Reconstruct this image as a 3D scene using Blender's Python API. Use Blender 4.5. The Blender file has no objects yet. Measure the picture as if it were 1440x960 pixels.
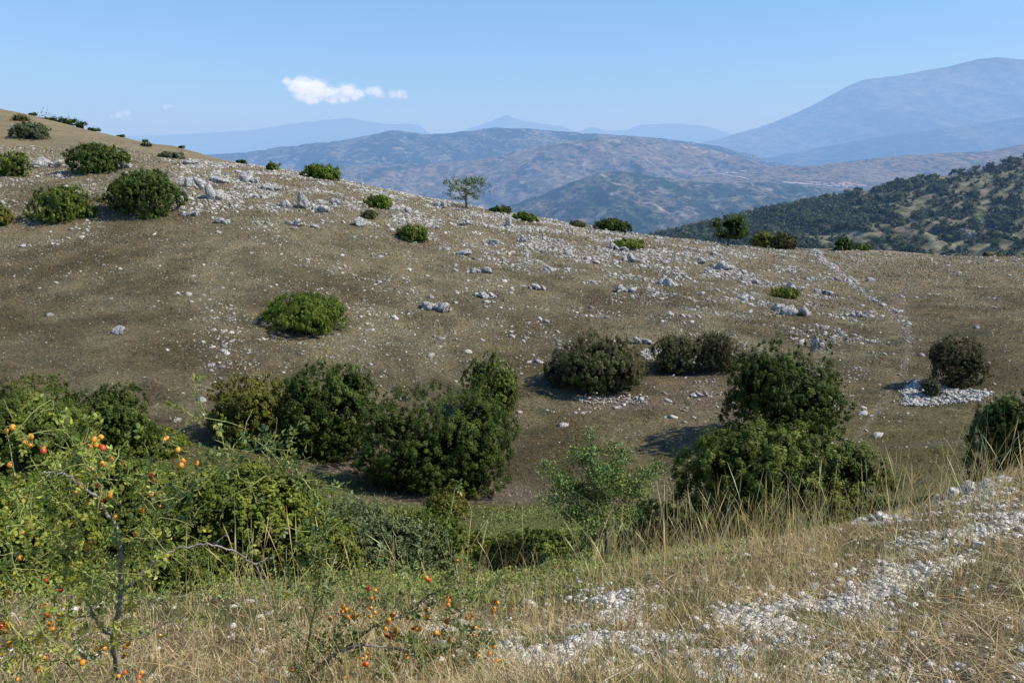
import bpy, math, random
import numpy as np
from mathutils import Vector

random.seed(7)
RNG = np.random.default_rng(11)
sc = bpy.context.scene
col = sc.collection
R = math.radians

# ------------------------------------------------------------------ camera
F = 1040.0
PITCH = R(13.5)
CP, SP = math.cos(PITCH), math.sin(PITCH)
cam_d = bpy.data.cameras.new('camera')
cam = bpy.data.objects.new('camera', cam_d)
col.objects.link(cam)
sc.camera = cam
cam_d.sensor_width = 36.0
cam_d.lens = 36.0 * F / 1440.0
cam_d.clip_start = 0.1
cam_d.clip_end = 200000.0
cam.location = (0, 0, 0)
cam.rotation_euler = (R(90) - PITCH, 0, 0)


def ray(px, py):
    u = (px - 720.0) / F
    v = (480.0 - py) / F
    return np.array([u, CP + v * SP, -SP + v * CP])


def P(px, py, Y):
    d = ray(px, py)
    return d * (Y / d[1])


def project(x, y, z):
    f = y * CP - z * SP
    up = y * SP + z * CP
    return 720 + F * x / f, 480 - F * up / f


# ------------------------------------------------------------------ noise
_perm = RNG.random((256, 256))


def vnoise(x, y, seed=0):
    x = np.asarray(x, float) + seed * 37.17
    y = np.asarray(y, float) + seed * 11.71
    xi = np.floor(x).astype(int); yi = np.floor(y).astype(int)
    fx = x - xi; fy = y - yi
    fx = fx * fx * (3 - 2 * fx); fy = fy * fy * (3 - 2 * fy)
    a = _perm[xi % 256, yi % 256]; b = _perm[(xi + 1) % 256, yi % 256]
    c = _perm[xi % 256, (yi + 1) % 256]; d = _perm[(xi + 1) % 256, (yi + 1) % 256]
    return (a * (1 - fx) + b * fx) * (1 - fy) + (c * (1 - fx) + d * fx) * fy


def fbm(x, y, o=4, seed=0):
    s = 0; a = 0.5; t = 0
    for i in range(o):
        s = s + a * vnoise(x * 2 ** i, y * 2 ** i, seed + i * 3)
        t += a; a *= 0.5
    return s / t            # 0..1


def sstep(a, b, x):
    t = np.clip((x - a) / (b - a), 0, 1)
    return t * t * (3 - 2 * t)


# ------------------------------------------------------------------ terrain height function
COLS = {
    -420: [(960, 3.4), (880, 5.4), (790, 10), (730, 16), (670, 25), (560, 36), (430, 52), (320, 72), (235, 95), (170, 130), (120, 190), (140, 270)],
    0: [(960, 3.0), (870, 5.0), (800, 8.5), (745, 14), (700, 20), (620, 29), (525, 38), (425, 51), (322, 71), (250, 88), (205, 122), (155, 185), (172, 260)],
    240: [(960, 2.9), (870, 4.9), (800, 8.8), (740, 15), (690, 22), (645, 28), (560, 36), (440, 50), (312, 73), (256, 86), (222, 118), (207, 150), (225, 215)],
    480: [(960, 2.8), (875, 4.7), (805, 8.8), (750, 16), (700, 25), (650, 31), (560, 40), (450, 54), (350, 71), (292, 86), (258, 104), (271, 150), (300, 220)],
    720: [(960, 2.5), (885, 4.2), (822, 7.5), (765, 16), (722, 24), (690, 30), (600, 38), (500, 50), (400, 68), (340, 87), (303, 108), (316, 150), (345, 220)],
    960: [(960, 2.4), (860, 4.0), (800, 6.0), (778, 7.8), (792, 12), (765, 18), (720, 24), (650, 32), (560, 42), (460, 57), (390, 77), (337, 112), (350, 150), (380, 220)],
    1200: [(960, 2.3), (840, 4.0), (765, 6.0), (738, 7.6), (768, 12), (742, 17), (690, 24), (640, 31), (560, 42), (470, 59), (400, 83), (352, 125), (366, 165), (395, 230)],
    1440: [(960, 2.3), (800, 4.2), (705, 6.5), (660, 8.6), (705, 14), (690, 20), (630, 29), (540, 42), (450, 60), (400, 80), (362, 125), (376, 165), (400, 230)],
    1860: [(960, 2.3), (770, 4.4), (640, 7.0), (610, 9.0), (650, 15), (625, 24), (560, 37), (455, 60), (405, 82), (364, 128), (378, 165), (400, 230)],
}
_pts = []
for px, lst in COLS.items():
    for py, Y in lst:
        d = ray(px, py)
        _pts.append((d[0] / d[1], math.log(Y), d[2] / d[1]))
_pts = np.array(_pts)
KX, KY = 2.2, 1.0
A = np.stack([_pts[:, 0] * KX, _pts[:, 1] * KY], 1)


def _tps(r2):
    return np.where(r2 > 1e-12, 0.5 * r2 * np.log(np.maximum(r2, 1e-12)), 0.0)


_n = len(A)
_D = ((A[:, None, :] - A[None, :, :]) ** 2).sum(2)
_K = _tps(_D) + np.eye(_n) * 2e-4
_Q = np.concatenate([np.ones((_n, 1)), A], 1)
_M = np.zeros((_n + 3, _n + 3))
_M[:_n, :_n] = _K; _M[:_n, _n:] = _Q; _M[_n:, :_n] = _Q.T
_W = np.linalg.solve(_M, np.concatenate([_pts[:, 2], np.zeros(3)]))


def slope_s(u, w):
    sh = u.shape
    q = np.stack([u.ravel() * KX, w.ravel() * KY], 1)
    out = np.empty(len(q))
    for i in range(0, len(q), 40000):
        qq = q[i:i + 40000]
        d2 = ((qq[:, None, :] - A[None, :, :]) ** 2).sum(2)
        out[i:i + 40000] = _tps(d2) @ _W[:_n] + _W[_n] + qq @ _W[_n + 1:]
    return out.reshape(sh)


def _base(x, y):
    yy = np.clip(y, 1.0, 235.0)
    u = np.clip(x / y, -1.25, 1.25)
    z = yy * slope_s(u, np.log(yy))
    far = np.maximum(y - 235.0, 0)
    return z - far * 0.62


def H(x, y, micro=True):
    x = np.asarray(x, float); y = np.asarray(y, float)
    z = _base(x, y)
    far = sstep(14, 30, y)
    z = z + far * (fbm(x / 9, y / 9, 4, 1) - 0.5) * 0.9
    z = z + (fbm(x / 1.3, y / 1.3, 4, 5) - 0.5) * (0.16 + 0.06 * far)
    z = z + (1 - sstep(8, 16, y)) * (fbm(x / .25, y / .25, 3, 9) - 0.5) * 0.05
    return z


def ground_hit(px, py, y0=1.6, y1=230.0):
    """where the line of sight through a photo pixel meets the ground"""
    d = ray(px, py); d = d / d[1]
    ys = np.exp(np.linspace(math.log(y0), math.log(y1), 500))
    g = H(d[0] * ys, ys)
    f = d[2] * ys - g
    idx = np.where(f < 0)[0]
    if len(idx) == 0:
        k = int(np.argmin(f / ys))
        return np.array([d[0] * ys[k], ys[k], g[k]])
    k = idx[0]
    if k == 0:
        return np.array([d[0] * ys[0], ys[0], g[0]])
    t = f[k - 1] / (f[k - 1] - f[k])
    Y = ys[k - 1] + t * (ys[k] - ys[k - 1])
    return np.array([d[0] * Y, Y, float(H(d[0] * Y, Y))])


def on_ground(px, Y, py=None):
    """ground point at a given depth in the direction of a photo column"""
    d = ray(px, 600 if py is None else py)
    x = d[0] / d[1] * Y
    return np.array([x, Y, float(H(x, Y))])


# ------------------------------------------------------------------ mesh helpers
def mesh_np(name, verts, faces, mat, cols=None, smooth=False, attr='tint'):
    """faces: (n,k) int array of equal sized polygons"""
    me = bpy.data.meshes.new(name)
    verts = np.ascontiguousarray(verts, dtype=np.float32)
    faces = np.ascontiguousarray(faces, dtype=np.int32)
    k = faces.shape[1]
    me.vertices.add(len(verts)); me.vertices.foreach_set('co', verts.ravel())
    me.loops.add(faces.size); me.loops.foreach_set('vertex_index', faces.ravel())
    me.polygons.add(len(faces))
    me.polygons.foreach_set('loop_start', np.arange(0, faces.size, k, dtype=np.int32))
    me.polygons.foreach_set('loop_total', np.full(len(faces), k, dtype=np.int32))
    if smooth:
        me.polygons.foreach_set('use_smooth', np.ones(len(faces), dtype=bool))
    if cols is not None:
        a = me.attributes.new(attr, 'FLOAT_COLOR', 'POINT')
        c = np.ones((len(verts), 4), dtype=np.float32)
        c[:, :cols.shape[1]] = cols
        a.data.foreach_set('color', c.ravel())
    me.update(calc_edges=True)
    me.materials.append(mat)
    return me


def obj(name, me, parent=None, loc=(0, 0, 0)):
    o = bpy.data.objects.new(name, me)
    col.objects.link(o)
    o.location = [float(v) for v in loc]
    if parent is not None:
        o.parent = parent
    return o


def empty(name, loc):
    o = bpy.data.objects.new(name, None)
    col.objects.link(o)
    o.empty_display_size = 0.3
    o.location = [float(v) for v in loc]
    return o


def tag(o, label=None, cat=None, group=None, kind=None):
    if label: o['label'] = label
    if cat: o['category'] = cat
    if group: o['group'] = group
    if kind: o['kind'] = kind
    return o


def ico(sub):
    import bmesh
    bm = bmesh.new()
    bmesh.ops.create_icosphere(bm, subdivisions=sub, radius=1.0)
    v = np.array([p.co[:] for p in bm.verts]); f = np.array([[q.index for q in p.verts] for p in bm.faces])
    bm.free()
    return v / np.linalg.norm(v, axis=1)[:, None], f


ICO = {k: ico(k) for k in (1, 2, 3, 4)}


def unit(v):
    return v / np.maximum(np.linalg.norm(v, axis=-1, keepdims=True), 1e-9)


# ------------------------------------------------------------------ materials
def new_mat(name):
    m = bpy.data.materials.new(name)
    m.use_nodes = True
    nt = m.node_tree
    nt.nodes.clear()
    out = nt.nodes.new('ShaderNodeOutputMaterial')
    return m, nt, out


def nd(nt, t, **kw):
    n = nt.nodes.new(t)
    for k, v in kw.items():
        if k in n.inputs.keys():
            n.inputs[k].default_value = v
        else:
            setattr(n, k, v)
    return n


def noise(nt, scale, detail=4.0, rough=0.6, vec=None, dist=0.0):
    n = nd(nt, 'ShaderNodeTexNoise')
    n.inputs['Scale'].default_value = scale
    n.inputs['Detail'].default_value = detail
    n.inputs['Roughness'].default_value = rough
    n.inputs['Distortion'].default_value = dist
    if vec is not None:
        nt.links.new(vec, n.inputs['Vector'])
    return n.outputs['Fac']


def ramp(nt, fac, stops):
    r = nd(nt, 'ShaderNodeValToRGB')
    e = r.color_ramp.elements
    while len(e) < len(stops):
        e.new(0.5)
    for k, (p, c) in enumerate(stops):
        e[k].position = p
        if not hasattr(c, '__len__'):
            c = (c, c, c)
        e[k].color = (*c, 1)
    nt.links.new(fac, r.inputs['Fac'])
    return r.outputs['Color']


def mix(nt, fac, a, b, mode='MIX'):
    m = nd(nt, 'ShaderNodeMix', data_type='RGBA', blend_type=mode)
    for sock, v in ((m.inputs[0], fac), (m.inputs[6], a), (m.inputs[7], b)):
        if hasattr(v, 'links') or isinstance(v, bpy.types.NodeSocket):
            nt.links.new(v, sock)
        elif hasattr(v, '__len__'):
            sock.default_value = (*v, 1)
        else:
            sock.default_value = v
    return m.outputs[2]


def mat_leaf(name, base, trans=0.35, rough=0.55, spec=0.3, var=0.25, tcol=(1.25, 1.35, 0.6)):
    """leaf: the mesh attribute tint multiplies a base colour"""
    m, nt, out = new_mat(name)
    at = nd(nt, 'ShaderNodeAttribute', attribute_name='tint')
    c = mix(nt, 1.0, base, at.outputs['Color'], 'MULTIPLY')
    geo = nd(nt, 'ShaderNodeNewGeometry')
    nz = noise(nt, 3.0, 2, 0.5, geo.outputs['Position'])
    c = mix(nt, 1.0, c, ramp(nt, nz, [(0.3, 1 - var), (0.7, 1 + var)]), 'MULTIPLY')
    p = nd(nt, 'ShaderNodeBsdfPrincipled')
    p.inputs['Roughness'].default_value = rough
    p.inputs['Specular IOR Level'].default_value = spec
    nt.links.new(c, p.inputs['Base Color'])
    t = nd(nt, 'ShaderNodeBsdfTranslucent')
    tc = mix(nt, 1.0, c, tcol, 'MULTIPLY')
    nt.links.new(tc, t.inputs['Color'])
    ms = nd(nt, 'ShaderNodeMixShader'); ms.inputs[0].default_value = trans
    nt.links.new(p.outputs[0], ms.inputs[1]); nt.links.new(t.outputs[0], ms.inputs[2])
    nt.links.new(ms.outputs[0], out.inputs['Surface'])
    return m


def mat_bark(name, a, b, scale=25.0):
    m, nt, out = new_mat(name)
    tc = nd(nt, 'ShaderNodeTexCoord')
    mp = nd(nt, 'ShaderNodeMapping'); mp.inputs['Scale'].default_value = (1, 1, 0.3)
    nt.links.new(tc.outputs['Object'], mp.inputs[0])
    nz = noise(nt, scale, 5, 0.7, mp.outputs[0])
    c = ramp(nt, nz, [(0.35, a), (0.62, b)])
    p = nd(nt, 'ShaderNodeBsdfPrincipled'); p.inputs['Roughness'].default_value = 0.85
    nt.links.new(c, p.inputs['Base Color'])
    bp = nd(nt, 'ShaderNodeBump'); bp.inputs['Strength'].default_value = 0.5; bp.inputs['Distance'].default_value = 0.004
    nt.links.new(nz, bp.inputs['Height']); nt.links.new(bp.outputs[0], p.inputs['Normal'])
    nt.links.new(p.outputs[0], out.inputs['Surface'])
    return m


def mat_rock(name, light=(0.56, 0.535, 0.485), dark=(0.21, 0.20, 0.18), scale=4.0, use_tint=False, thr=(0.38, 0.53)):
    m, nt, out = new_mat(name)
    geo = nd(nt, 'ShaderNodeNewGeometry')
    pos = geo.outputs['Position']
    n1 = noise(nt, scale, 6, 0.72, pos)
    n2 = noise(nt, scale * 5, 4, 0.7, pos)
    c = ramp(nt, n1, [(thr[0], dark), (thr[1], light), (0.72, tuple(min(0.74, v * 1.22) for v in light))])
    c = mix(nt, ramp(nt, n2, [(0.60, 0.0), (0.74, 0.6)]), c, (0.14, 0.135, 0.12))
    c = mix(nt, ramp(nt, noise(nt, scale * 0.7, 3, 0.6, pos), [(0.55, 0.0), (0.7, 0.35)]), c, (0.42, 0.30, 0.20))
    if use_tint:
        at = nd(nt, 'ShaderNodeAttribute', attribute_name='tint')
        c = mix(nt, 1.0, c, at.outputs['Color'], 'MULTIPLY')
    p = nd(nt, 'ShaderNodeBsdfPrincipled'); p.inputs['Roughness'].default_value = 0.9
    p.inputs['Specular IOR Level'].default_value = 0.15
    nt.links.new(c, p.inputs['Base Color'])
    vor = nd(nt, 'ShaderNodeTexVoronoi', feature='DISTANCE_TO_EDGE'); vor.inputs['Scale'].default_value = scale * 0.9
    nt.links.new(pos, vor.inputs['Vector'])
    crack = ramp(nt, vor.outputs['Distance'], [(0.0, 0.0), (0.10, 1.0)])
    hsum = nd(nt, 'ShaderNodeMath', operation='ADD')
    nt.links.new(n1, hsum.inputs[0]); nt.links.new(crack, hsum.inputs[1])
    bp = nd(nt, 'ShaderNodeBump'); bp.inputs['Strength'].default_value = 0.8; bp.inputs['Distance'].default_value = 0.12 / (scale / 4)
    nt.links.new(hsum.outputs[0], bp.inputs['Height']); nt.links.new(bp.outputs[0], p.inputs['Normal'])
    nt.links.new(p.outputs[0], out.inputs['Surface'])
    return m


def mat_ground():
    m, nt, out = new_mat('dry_turf')
    geo = nd(nt, 'ShaderNodeNewGeometry')
    pos = geo.outputs['Position']
    at = nd(nt, 'ShaderNodeAttribute', attribute_name='tint')
    c = at.outputs['Color']
    # patches of brown, olive and straw at several scales
    n_big = noise(nt, 0.09, 5, 0.65, pos, 0.4)
    n_mid = noise(nt, 0.7, 6, 0.72, pos, 0.3)
    n_fin = noise(nt, 6.0, 6, 0.75, pos)
    n_vf = noise(nt, 38.0, 4, 0.8, pos)
    c = mix(nt, ramp(nt, n_big, [(0.36, 0.0), (0.62, 0.65)]), c, mix(nt, 1.0, c, (0.74, 0.74, 0.70), 'MULTIPLY'))
    c = mix(nt, ramp(nt, n_mid, [(0.44, 0.0), (0.66, 0.7)]), c, mix(nt, 1.0, c, (1.42, 1.30, 1.12), 'MULTIPLY'))
    c = mix(nt, ramp(nt, n_mid, [(0.30, 0.75), (0.45, 0.0)]), c, mix(nt, 1.0, c, (0.60, 0.72, 0.50), 'MULTIPLY'))
    c = mix(nt, 1.0, c, ramp(nt, n_fin, [(0.32, 0.40), (0.50, 0.95), (0.68, 1.75)]), 'MULTIPLY')
    c = mix(nt, 1.0, c, ramp(nt, n_vf, [(0.32, 0.5), (0.52, 1.0), (0.70, 1.6)]), 'MULTIPLY')
    # grit of pale limestone lying in the turf
    vor = nd(nt, 'ShaderNodeTexVoronoi'); vor.inputs['Scale'].default_value = 3.2; vor.inputs['Randomness'].default_value = 1.0
    nt.links.new(pos, vor.inputs['Vector'])
    near = ramp(nt, vor.outputs['Distance'], [(0.10, 1.0), (0.17, 0.0)])
    sel = noise(nt, 0.35, 4, 0.7, pos)
    selr = nd(nt, 'ShaderNodeMath', operation='MULTIPLY')
    nt.links.new(ramp(nt, sel, [(0.45, 0.0), (0.58, 1.0)]), selr.inputs[0])
    nt.links.new(at.outputs['Alpha'], selr.inputs[1])
    sel2 = nd(nt, 'ShaderNodeMath', operation='MULTIPLY')
    nt.links.new(near, sel2.inputs[0]); nt.links.new(selr.outputs[0], sel2.inputs[1])
    c = mix(nt, sel2.outputs[0], c, (0.42, 0.40, 0.36))
    p = nd(nt, 'ShaderNodeBsdfPrincipled'); p.inputs['Roughness'].default_value = 0.95
    p.inputs['Specular IOR Level'].default_value = 0.1
    nt.links.new(c, p.inputs['Base Color'])
    hs = nd(nt, 'ShaderNodeMath', operation='ADD'); nt.links.new(n_fin, hs.inputs[0]); nt.links.new(n_vf, hs.inputs[1])
    bp = nd(nt, 'ShaderNodeBump'); bp.inputs['Strength'].default_value = 0.9; bp.inputs['Distance'].default_value = 0.10
    nt.links.new(hs.outputs[0], bp.inputs['Height']); nt.links.new(bp.outputs[0], p.inputs['Normal'])
    nt.links.new(p.outputs[0], out.inputs['Surface'])
    return m


def mat_hill(name, forest, bare, pale, scale, fpos=(0.42, 0.56), bump=8.0, tint=False):
    m, nt, out = new_mat(name)
    geo = nd(nt, 'ShaderNodeNewGeometry')
    mp = nd(nt, 'ShaderNodeMapping'); mp.inputs['Scale'].default_value = (1.0, 0.75, 1.6)
    nt.links.new(geo.outputs['Position'], mp.inputs[0])
    pos = mp.outputs[0]
    n1 = noise(nt, scale, 8, 0.68, pos, 0.6)
    n2 = noise(nt, scale * 7, 6, 0.75, pos, 0.2)
    n3 = noise(nt, scale * 1.8, 5, 0.6, pos, 1.2)
    add = nd(nt, 'ShaderNodeMath', operation='MULTIPLY_ADD'); add.inputs[1].default_value = 0.45
    nt.links.new(n2, add.inputs[0]); nt.links.new(n1, add.inputs[2])
    fac = nd(nt, 'ShaderNodeMath', operation='SUBTRACT'); fac.inputs[1].default_value = 0.225
    nt.links.new(add.outputs[0], fac.inputs[0])
    fv = fac.outputs[0]
    if tint:
        at = nd(nt, 'ShaderNodeAttribute', attribute_name='tint')
        ad = nd(nt, 'ShaderNodeMath', operation='ADD')
        nt.links.new(fv, ad.inputs[0]); nt.links.new(at.outputs['Fac'], ad.inputs[1])
        fv = ad.outputs[0]
    c = ramp(nt, fv, [(fpos[0], forest), (fpos[1], bare)])
    c = mix(nt, ramp(nt, n3, [(0.56, 0.0), (0.70, 0.8)]), c, pale)
    c = mix(nt, 1.0, c, ramp(nt, n2, [(0.38, 0.45), (0.62, 1.6)]), 'MULTIPLY')
    p = nd(nt, 'ShaderNodeBsdfPrincipled'); p.inputs['Roughness'].default_value = 1.0
    p.inputs['Specular IOR Level'].default_value = 0.0
    nt.links.new(c, p.inputs['Base Color'])
    bp = nd(nt, 'ShaderNodeBump'); bp.inputs['Strength'].default_value = 0.8; bp.inputs['Distance'].default_value = bump
    nt.links.new(fac.outputs[0], bp.inputs['Height']); nt.links.new(bp.outputs[0], p.inputs['Normal'])
    nt.links.new(p.outputs[0], out.inputs['Surface'])
    return m


M_GROUND = mat_ground()
M_GRASS = mat_leaf('grass_blades', (1, 1, 1), 0.22, 0.6, 0.3, 0.15, (1.15, 1.05, 0.8))
M_LEAF = mat_leaf('bush_leaves', (1, 1, 1), 0.12, 0.6, 0.12, 0.12)
M_ROSELEAF = mat_leaf('rose_leaves', (1, 1, 1), 0.35, 0.45, 0.4, 0.1)
M_BARK = mat_bark('grey_bark', (0.06, 0.05, 0.04), (0.20, 0.175, 0.15))
M_DEAD = mat_bark('pale_dead_wood', (0.13, 0.11, 0.095), (0.42, 0.39, 0.35), 30)
M_CANE = mat_bark('green_cane', (0.17, 0.20, 0.045), (0.36, 0.37, 0.12), 20)
M_ROCK = mat_rock('limestone')
M_STONE = mat_rock('loose_limestone', (0.60, 0.57, 0.51), (0.27, 0.255, 0.23), 6.0, True, (0.30, 0.48))
M_NEARST = mat_rock('near_limestone', (0.70, 0.66, 0.59), (0.34, 0.31, 0.27), 14.0, False, (0.36, 0.50))

# ------------------------------------------------------------------ ground
NU, NW = 620, 860
us = np.linspace(-1.45, 1.45, NU)
us = np.sign(us) * (np.abs(us) / 1.45) ** 1.15 * 1.45
ws = np.linspace(math.log(0.7), math.log(900), NW)
UU, WW = np.meshgrid(us, ws)
GY = np.exp(WW); GX = UU * GY
GZ = H(GX, GY)
gverts = np.stack([GX, GY, GZ], -1).reshape(-1, 3)
ii = np.arange(NU * NW).reshape(NW, NU)
gfaces = np.stack([ii[:-1, :-1], ii[:-1, 1:], ii[1:, 1:], ii[1:, :-1]], -1).reshape(-1, 4)


def blob(px, py, cx, cy, rx, ry):
    return np.exp(-(((px - cx) / rx) ** 2 + ((py - cy) / ry) ** 2))


def green_zone(px, py, y):
    return sstep(872, 838, py) * sstep(930, 800, px) * (y < 26)


def cover(x, y, z):
    """ground cover colour by place: brown turf, straw on the crest, green in the gully"""
    px, py = project(x, y, z)
    brown = np.array([0.132, 0.106, 0.058]); olive = np.array([0.172, 0.147, 0.086]); straw = np.array([0.30, 0.245, 0.150])
    green = np.array([0.150, 0.160, 0.050]); litter = np.array([0.25, 0.19, 0.11]); soil = np.array([0.20, 0.16, 0.125])
    n = fbm(x / 6, y / 6, 4, 21)[..., None]
    c = brown + (olive - brown) * sstep(0.35, 0.65, n)
    n2 = fbm(x / 2.2, y / 2.2, 4, 27)[..., None]
    c = c * (.80 + .42 * sstep(.32, .66, n2))
    hi = sstep(52, 100, y)[..., None]
    c = c + (straw * 0.9 - c) * hi * (0.30 + 0.55 * n)
    vhi = sstep(100, 135, y)[..., None]
    c = c + (straw - c) * vhi * 0.5
    g = (sstep(34, 26, y) * sstep(10, 16, y))[..., None] * sstep(0.3, 0.6, fbm(x / 3, y / 3, 3, 31))[..., None]
    c = c + (green - c) * g * 0.85
    gz = green_zone(px, py, y)[..., None] * (.5 + .5 * sstep(.3, .6, fbm(x / 1.2, y / 1.2, 3, 33)))[..., None]
    c = c + (np.array([.150, .165, .050]) - c) * gz * .8
    rg = (blob(px, py, 1330, 640, 260, 60))[..., None]
    c = c + (np.array([0.14, 0.13, 0.05]) - c) * np.clip(rg * 0.9, 0, 1)
    nr = (sstep(12, 8, y) * (1 - .85 * green_zone(px, py, y)))[..., None]
    litter = np.where((fbm(x / .5, y / .5, 3, 47) > .5)[..., None], litter * 1.3, litter * .6)
    c = c + (litter - c) * nr * (0.55 + 0.45 * fbm(x / 0.8, y / 0.8, 3, 41)[..., None])
    # bare tan earth below the bushes and on the foot path
    for (cx, cy, rx, ry, k) in ((640, 700, 130, 10, .8), (700, 690, 60, 14, .7), (870, 568, 60, 9, .9), (480, 660, 60, 8, .8),
                                (1180, 632, 25, 8, .9), (1000, 560, 60, 40, .45), (1265, 430, 14, 30, .5)):
        b = blob(px, py, cx, cy, rx, ry)[..., None] * k * (y > 12)[..., None]
        c = c + (soil * 1.15 - c) * np.clip(b, 0, 1)
    pth = np.exp(-((py - (636 - (px - 1180) * 0.10)) / 4.0) ** 2) * (px > 1170) * (px < 1400) * (y > 18)
    c = c + (soil - c) * (pth * 0.55)[..., None]
    pth = np.exp(-((py - (704 - (px - 560) * 0.035)) / 5.0) ** 2) * (px > 500) * (px < 820) * (y > 18)
    c = c + (soil - c) * (pth * 0.5)[..., None]
    rb = np.clip(rib_density(x, y, z) * 1.0, 0, 1)[..., None] * (y < 14)[..., None]
    c = c + (np.array([.52, .47, .38]) - c) * rb * .9
    tr = np.exp(-((px - np.interp(py, [350, 380, 420, 440, 470, 500, 530, 590, 640], [1140, 1175, 1225, 1268, 1278, 1278, 1262, 1225, 1185])) / 5.0) ** 2) * (py > 352) * (py < 640) * (y > 24)
    c = c + (np.array([.34, .29, .22]) - c) * (tr * .32)[..., None]
    return np.clip(c, 0.01, 0.8)


def rib_density(x, y, z=None):
    px, py = project(x, y, _base(x, y) if z is None else z)
    d = .9 * blob(px, py, 770, 925, 75, 34) + .8 * blob(px, py, 850, 905, 60, 26) + .6 * blob(px, py, 860, 850, 50, 22)
    d = d + 1.0 * blob(px, py, 1020, 905, 32, 40) + 1.0 * blob(px, py, 1110, 868, 70, 20) + .9 * blob(px, py, 1215, 830, 60, 22) + .8 * blob(px, py, 1270, 800, 40, 12)
    d = d + .7 * blob(px, py, 1330, 765, 60, 12) + .22 * blob(px, py, 1100, 920, 160, 45) + .5 * blob(px, py, 900, 950, 200, 16) + .8 * blob(px, py, 1000, 945, 30, 14)
    d = d + .5 * blob(px, py, 1400, 740, 60, 20) + .35 * blob(px, py, 640, 890, 30, 16) + .06 * blob(px, py, 1250, 880, 200, 50) + .8 * blob(px, py, 1240, 732, 40, 10) + .6 * blob(px, py, 1370, 695, 60, 20)
    ln = np.interp(px, [700, 860, 1000, 1110, 1230, 1330, 1440, 1600], [940, 915, 895, 862, 822, 772, 722, 650])
    d = np.maximum(d, .95 * np.exp(-((py - ln) / (20 + 6 * np.sin(px / 40))) ** 2) * (px > 690))
    return np.clip(d * (.22 + 1.6 * sstep(.36, .60, fbm(x / .30, y / .30, 4, 61))), 0, 1.2)


def stone_density(x, y, z, part='all'):
    """0..1 how stony the turf is at a place"""
    px, py = project(x, y, z)
    # belt running down the ridge to the right
    bx = np.array([0, 150, 280, 420, 560, 700, 850, 1000, 1150, 1200])
    by = np.array([330, 300, 262, 285, 305, 335, 375, 400, 440, 490])
    c = np.interp(px, bx, by)
    belt = np.exp(-((py - c) / (32 + 0.02 * np.clip(px, 0, 1200))) ** 2) * sstep(180, 280, px) * sstep(1290, 1180, px)
    wide = 0.42 * np.exp(-((py - c - 90) / 110) ** 2) * sstep(250, 520, px) * sstep(1290, 1150, px)
    left = 0.10 * sstep(560, 400, py) * sstep(300, 330, py)
    left2 = 0.30 * blob(px, py, 60, 290, 180, 60)
    cl = 1.6 * blob(px, py, 312, 470, 26, 40) + 0.8 * blob(px, py, 330, 520, 60, 60) + 0.55 * blob(px, py, 520, 480, 120, 60)
    cl = cl + 0.5 * blob(px, py, 215, 585, 60, 14)
    pathx = np.interp(py, [350, 380, 420, 440, 470, 500, 530], [1140, 1175, 1225, 1268, 1278, 1278, 1262])
    pth = 1.0 * np.exp(-((px - pathx) / 5.5) ** 2) * sstep(345, 360, py) * sstep(535, 515, py)
    low = 0.4 * blob(px, py, 1200, 560, 120, 70) + 0.5 * blob(px, py, 1000, 560, 70, 40) + 0.25 * blob(px, py, 900, 620, 160, 40) + 0.30 * blob(px, py, 360, 670, 80, 30)
    low = low + 0.5 * blob(px, py, 1240, 580, 40, 14)
    wall = 1.3 * np.exp(-((py - (584 - (px - 725) * 0.14)) / 4.5) ** 2) * (px > 720) * (px < 900)
    ridge = 0.35 * sstep(100, 120, y) * 0
    d = np.maximum.reduce([belt, wide, left, left2]) + ridge
    d = d * (0.12 + 1.4 * sstep(0.42, 0.64, fbm(x / 3.0, y / 3.0, 4, 55)))
    if part == 'belt':
        return np.clip(d, 0, 1.2) * (y > 17)
    sp = np.maximum.reduce([cl, pth, low * .6, wall]) * (0.45 + .8 * sstep(0.35, 0.6, fbm(x / 1.2, y / 1.2, 3, 57)))
    if part == 'special':
        return np.clip(sp, 0, 1.2) * (y > 17)
    d = np.maximum(d, sp)
    return np.clip(d, 0, 1.3) * (y > 17)


tint = cover(GX, GY, GZ).reshape(-1, 3)
dens = stone_density(GX, GY, GZ).reshape(-1, 1)
g_me = mesh_np('ground', gverts, gfaces, M_GROUND, np.concatenate([tint, np.clip(dens * 1.2 + 0.1, 0, 1)], 1), True)
ground = tag(obj('ground', g_me), kind='structure')

# valley floor reaching the horizon
s = 120000.0
n = 40
vx = np.linspace(-s, s, n); vy = np.linspace(500, s, n)
VX, VY = np.meshgrid(vx, vy)
vi = np.arange(n * n).reshape(n, n)
vf = np.stack([vi[:-1, :-1], vi[:-1, 1:], vi[1:, 1:], vi[1:, :-1]], -1).reshape(-1, 4)
M_VAL = mat_hill('valley_woods', (0.035, 0.05, 0.025), (0.12, 0.115, 0.07), (0.2, 0.17, 0.12), 0.0015, bump=5)
tag(obj('valley_floor', mesh_np('valley_floor', np.stack([VX, VY, np.full_like(VX, -430.0)], -1).reshape(-1, 3), vf, M_VAL)), kind='structure')


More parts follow.
